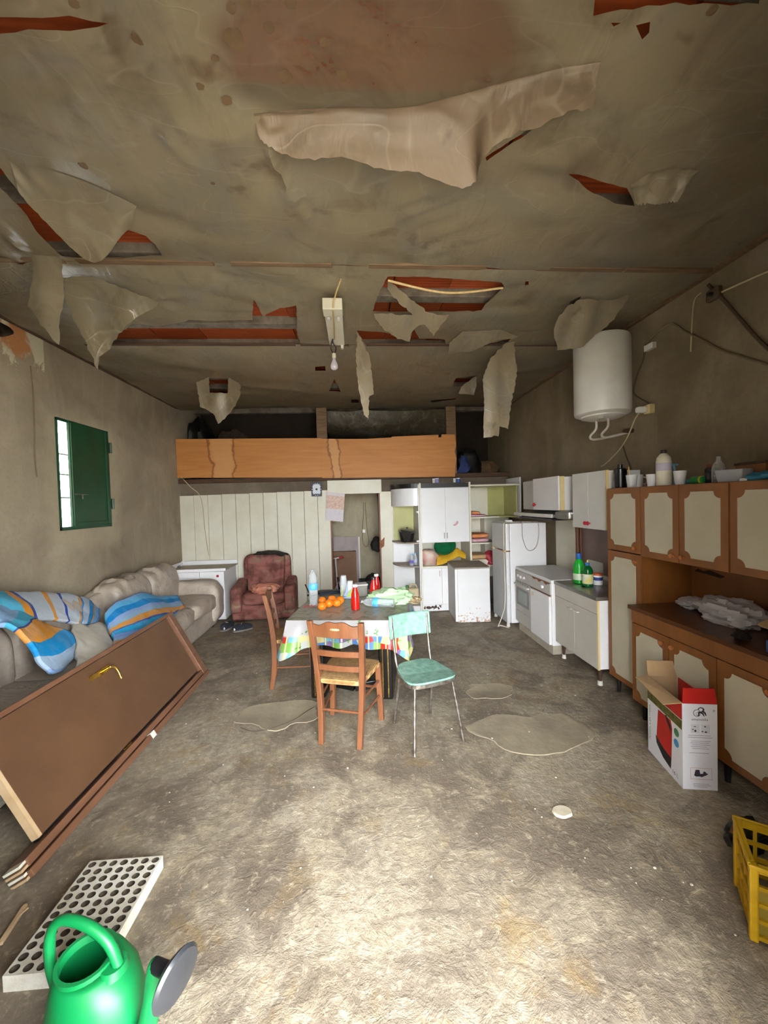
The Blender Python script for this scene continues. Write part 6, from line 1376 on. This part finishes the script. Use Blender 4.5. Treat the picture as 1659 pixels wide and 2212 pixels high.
# ------------------------------------------------------------------ yellow crate
t = thing('yellow_crate', 'yellow slatted plastic crate at the lower right edge', 'crate', (1.475, 1.335, 0), math.radians(-36))
M_YEL = mat('yellow crate plastic', '#b08a10', '#c9a21a', 8, .4)
CW, CDp, CH = .5, .24, .30
for x, y in ((0, 0), (CW, 0), (0, CDp), (CW, CDp)): mk('corner_post', MB().box(x-.014, x+.014, y-.014, y+.014, 0, CH), M_YEL, t, bevel=.006)
for z in (.01, .075, .14, .205, .27):
    h = .03 if z < .26 else .045
    for y in (0, CDp): mk('slat', MB().box(.014, CW-.014, y-.006, y+.006, z, z+h-.015), M_YEL, t)
    for x in (0, CW): mk('slat', MB().box(x-.006, x+.006, .014, CDp-.014, z, z+h-.015), M_YEL, t)
for i in range(1, 9):
    for y in (0, CDp): mk('slat', MB().box(i*CW/9-.006, i*CW/9+.006, y-.004, y+.004, .02, .28), M_YEL, t)
for i in range(1, 4):
    for x in (0, CW): mk('slat', MB().box(x-.004, x+.004, i*CDp/4-.006, i*CDp/4+.006, .02, .28), M_YEL, t)
mk('side_sheet', MB().box(.003, .007, .014, CDp-.014, .02, .285), M_YEL, t)
mk('side_sheet', MB().box(.014, CW-.014, .005, .008, .02, .20), mat('dull yellow inner wall', '#8f7a2a', '#9d8734', 8, .5), t)
mk('floor_grid', MB().box(0, CW, 0, CDp, .004, .012), M_YEL, t); mk('rim', MB().box(-.016, CW+.016, -.018, -.006, .285, .302).box(-.016, CW+.016, CDp+.006, CDp+.018, .285, .302).box(-.018, -.006, -.006, CDp+.006, .285, .302), M_YEL, t, bevel=.004)
o = mk('dark_tool', blob((0, 0, 0), (.22, .12, .09), .35, 4, 91), M_BLACK, None, smooth=True); o.location = (1.86, 1.72, 0); o.rotation_euler = (0, 0, .4); tag(o, 'dark lump on the floor behind the yellow crate', 'rag')
mk('brown_end', blob((-.05, 0, .05), (.08, .07, .04), .3, 4, 93), M_OAK, o, smooth=True)

# ------------------------------------------------------------------ polystyrene seed tray
t = thing('seed_tray', 'white polystyrene seed tray with rows of round cells on the floor', 'seed tray', (-1.315, 1.435, 0), math.radians(-1))
nx_, ny_ = 7, 12; W_, L_, H_ = .335, .445, .06
M_POLY = mat('dirty polystyrene', '#bfb8a6', '#dad6cb', 9, .8, bump=.3, bscale=120)
holes = []; cs = []
for i in range(nx_):
    for k in range(ny_):
        c = (.024+(W_-.048)*i/(nx_-1), .021+(L_-.042)*k/(ny_-1)); cs.append(c); holes.append([(c[0]+.0165*math.cos(2*PI*q/14), c[1]+.0145*math.sin(2*PI*q/14)) for q in range(14)])
outer = [(0, 0), (W_, 0), (W_, L_), (0, L_)]
vs, fc = cdt(outer, holes, .2)
mk('top_face', MB().add([(x, y, H_) for x, y in vs], fc), M_POLY, t)
mk('rim', MB().add([(0, 0, 0), (W_, 0, 0), (W_, L_, 0), (0, L_, 0), (0, 0, H_), (W_, 0, H_), (W_, L_, H_), (0, L_, H_)], [(0, 1, 5, 4), (1, 2, 6, 5), (2, 3, 7, 6), (3, 0, 4, 7), (3, 2, 1, 0)]), M_POLY, t)
cell = None; M_CELL = mat('soil-stained cell', '#2e261d', '#554a3b', 30, .9)
for c in cs:
    if cell is None:
        cell = mk('cell', MB().ring_loft([[(.0165*math.cos(2*PI*q/14), .0145*math.sin(2*PI*q/14), 0) for q in range(14)], [(.009*math.cos(2*PI*q/14), .008*math.sin(2*PI*q/14), -.045) for q in range(14)]], False, True), M_CELL, t, smooth=True); cell.location = (c[0], c[1], H_)
    else: dup(cell, t, (c[0], c[1], H_))

# ------------------------------------------------------------------ watering can
t = thing('watering_can', 'green plastic watering can with a black rose in the lower left corner', 'watering can', (-.86, 1.235, 0), math.radians(-12)); t.scale = (1.14, 1.14, 1.14)
M_CAN = mat('green can plastic', '#077039', '#0b7e44', 4, .4)
def oval(rx, ry, z, cx=0, n=28): return [(cx+rx*math.cos(2*PI*i/n), ry*math.sin(2*PI*i/n), z) for i in range(n)]
R_ = [oval(.105, .08, 0), oval(.118, .09, .015), oval(.128, .098, .09), oval(.125, .096, .16), oval(.112, .088, .22), oval(.085, .075, .262, -.012), oval(.07, .066, .27, -.022)]
mk('can_body', MB().ring_loft(R_, True, False), M_CAN, t, smooth=True, solid=.005)
mk('can_mouth', MB().ring_loft([oval(.074, .07, .268, -.022), oval(.074, .07, .282, -.024), oval(.064, .06, .282, -.024), oval(.062, .058, .262, -.022)], False, False), M_CAN, t, smooth=True)
mk('can_shoulder', MB().ring_loft([oval(.04, .04, .255, .055, 16), oval(.03, .03, .275, .06, 16)], False, True), M_CAN, t, smooth=True)
mk('can_handle', MB().tube(curve([(-.118, 0, .16), (-.14, 0, .24), (-.135, 0, .33), (-.095, 0, .375), (-.02, 0, .37), (.045, 0, .33), (.075, 0, .265)], 30), .0135, 10), M_CAN, t, smooth=True)
spt = mk('spout', MB().tube(curve([(.1, -.01, .06), (.15, -.015, .1), (.185, -.02, .2), (.2, -.02, .30), (.205, -.02, .315)], 20), [.03-.0007*i for i in range(21)], 12), M_CAN, t, smooth=True)
M_ROSE = mat('grey black rose', '#26282c', '#34363b', 5, .3)
mk('rose_neck', MB().tube([(.2, -.02, .312), (.245, -.03, .316)], .017, 12), M_BLACK, spt, smooth=True)
rs = mk('rose', MB().lathe([(.018, 0), (.03, .006), (.062, .026), (.066, .032), (.06, .04), (.004, .046)], (0, 0, 0), 28, 'x'), M_ROSE, spt, smooth=True); rs.location = (.243, -.03, .316); rs.rotation_euler = (0, .12, -.25)
mk('embossed_crest', MB().cushion((.02, -.098, .1), (.07, .006, .07), .9, .9, 18, 8), M_CAN, t, smooth=True)
# stick on the floor at the far left
o = mk('wooden_stick', MB().beam(at(0, 2040, Z=.012), at(55, 1955, Z=.012), .018, .014), M_RAW, None, bevel=.003); tag(origin_mesh(o), 'thin pale stick on the floor left of the seed tray', 'stick')
mk('splinter', MB().beam((0, .02, .014), (.02, .05, .02), .006, .004), M_RAW, o)
for o in SC.objects:
    if '_w' in o: del o['_w']
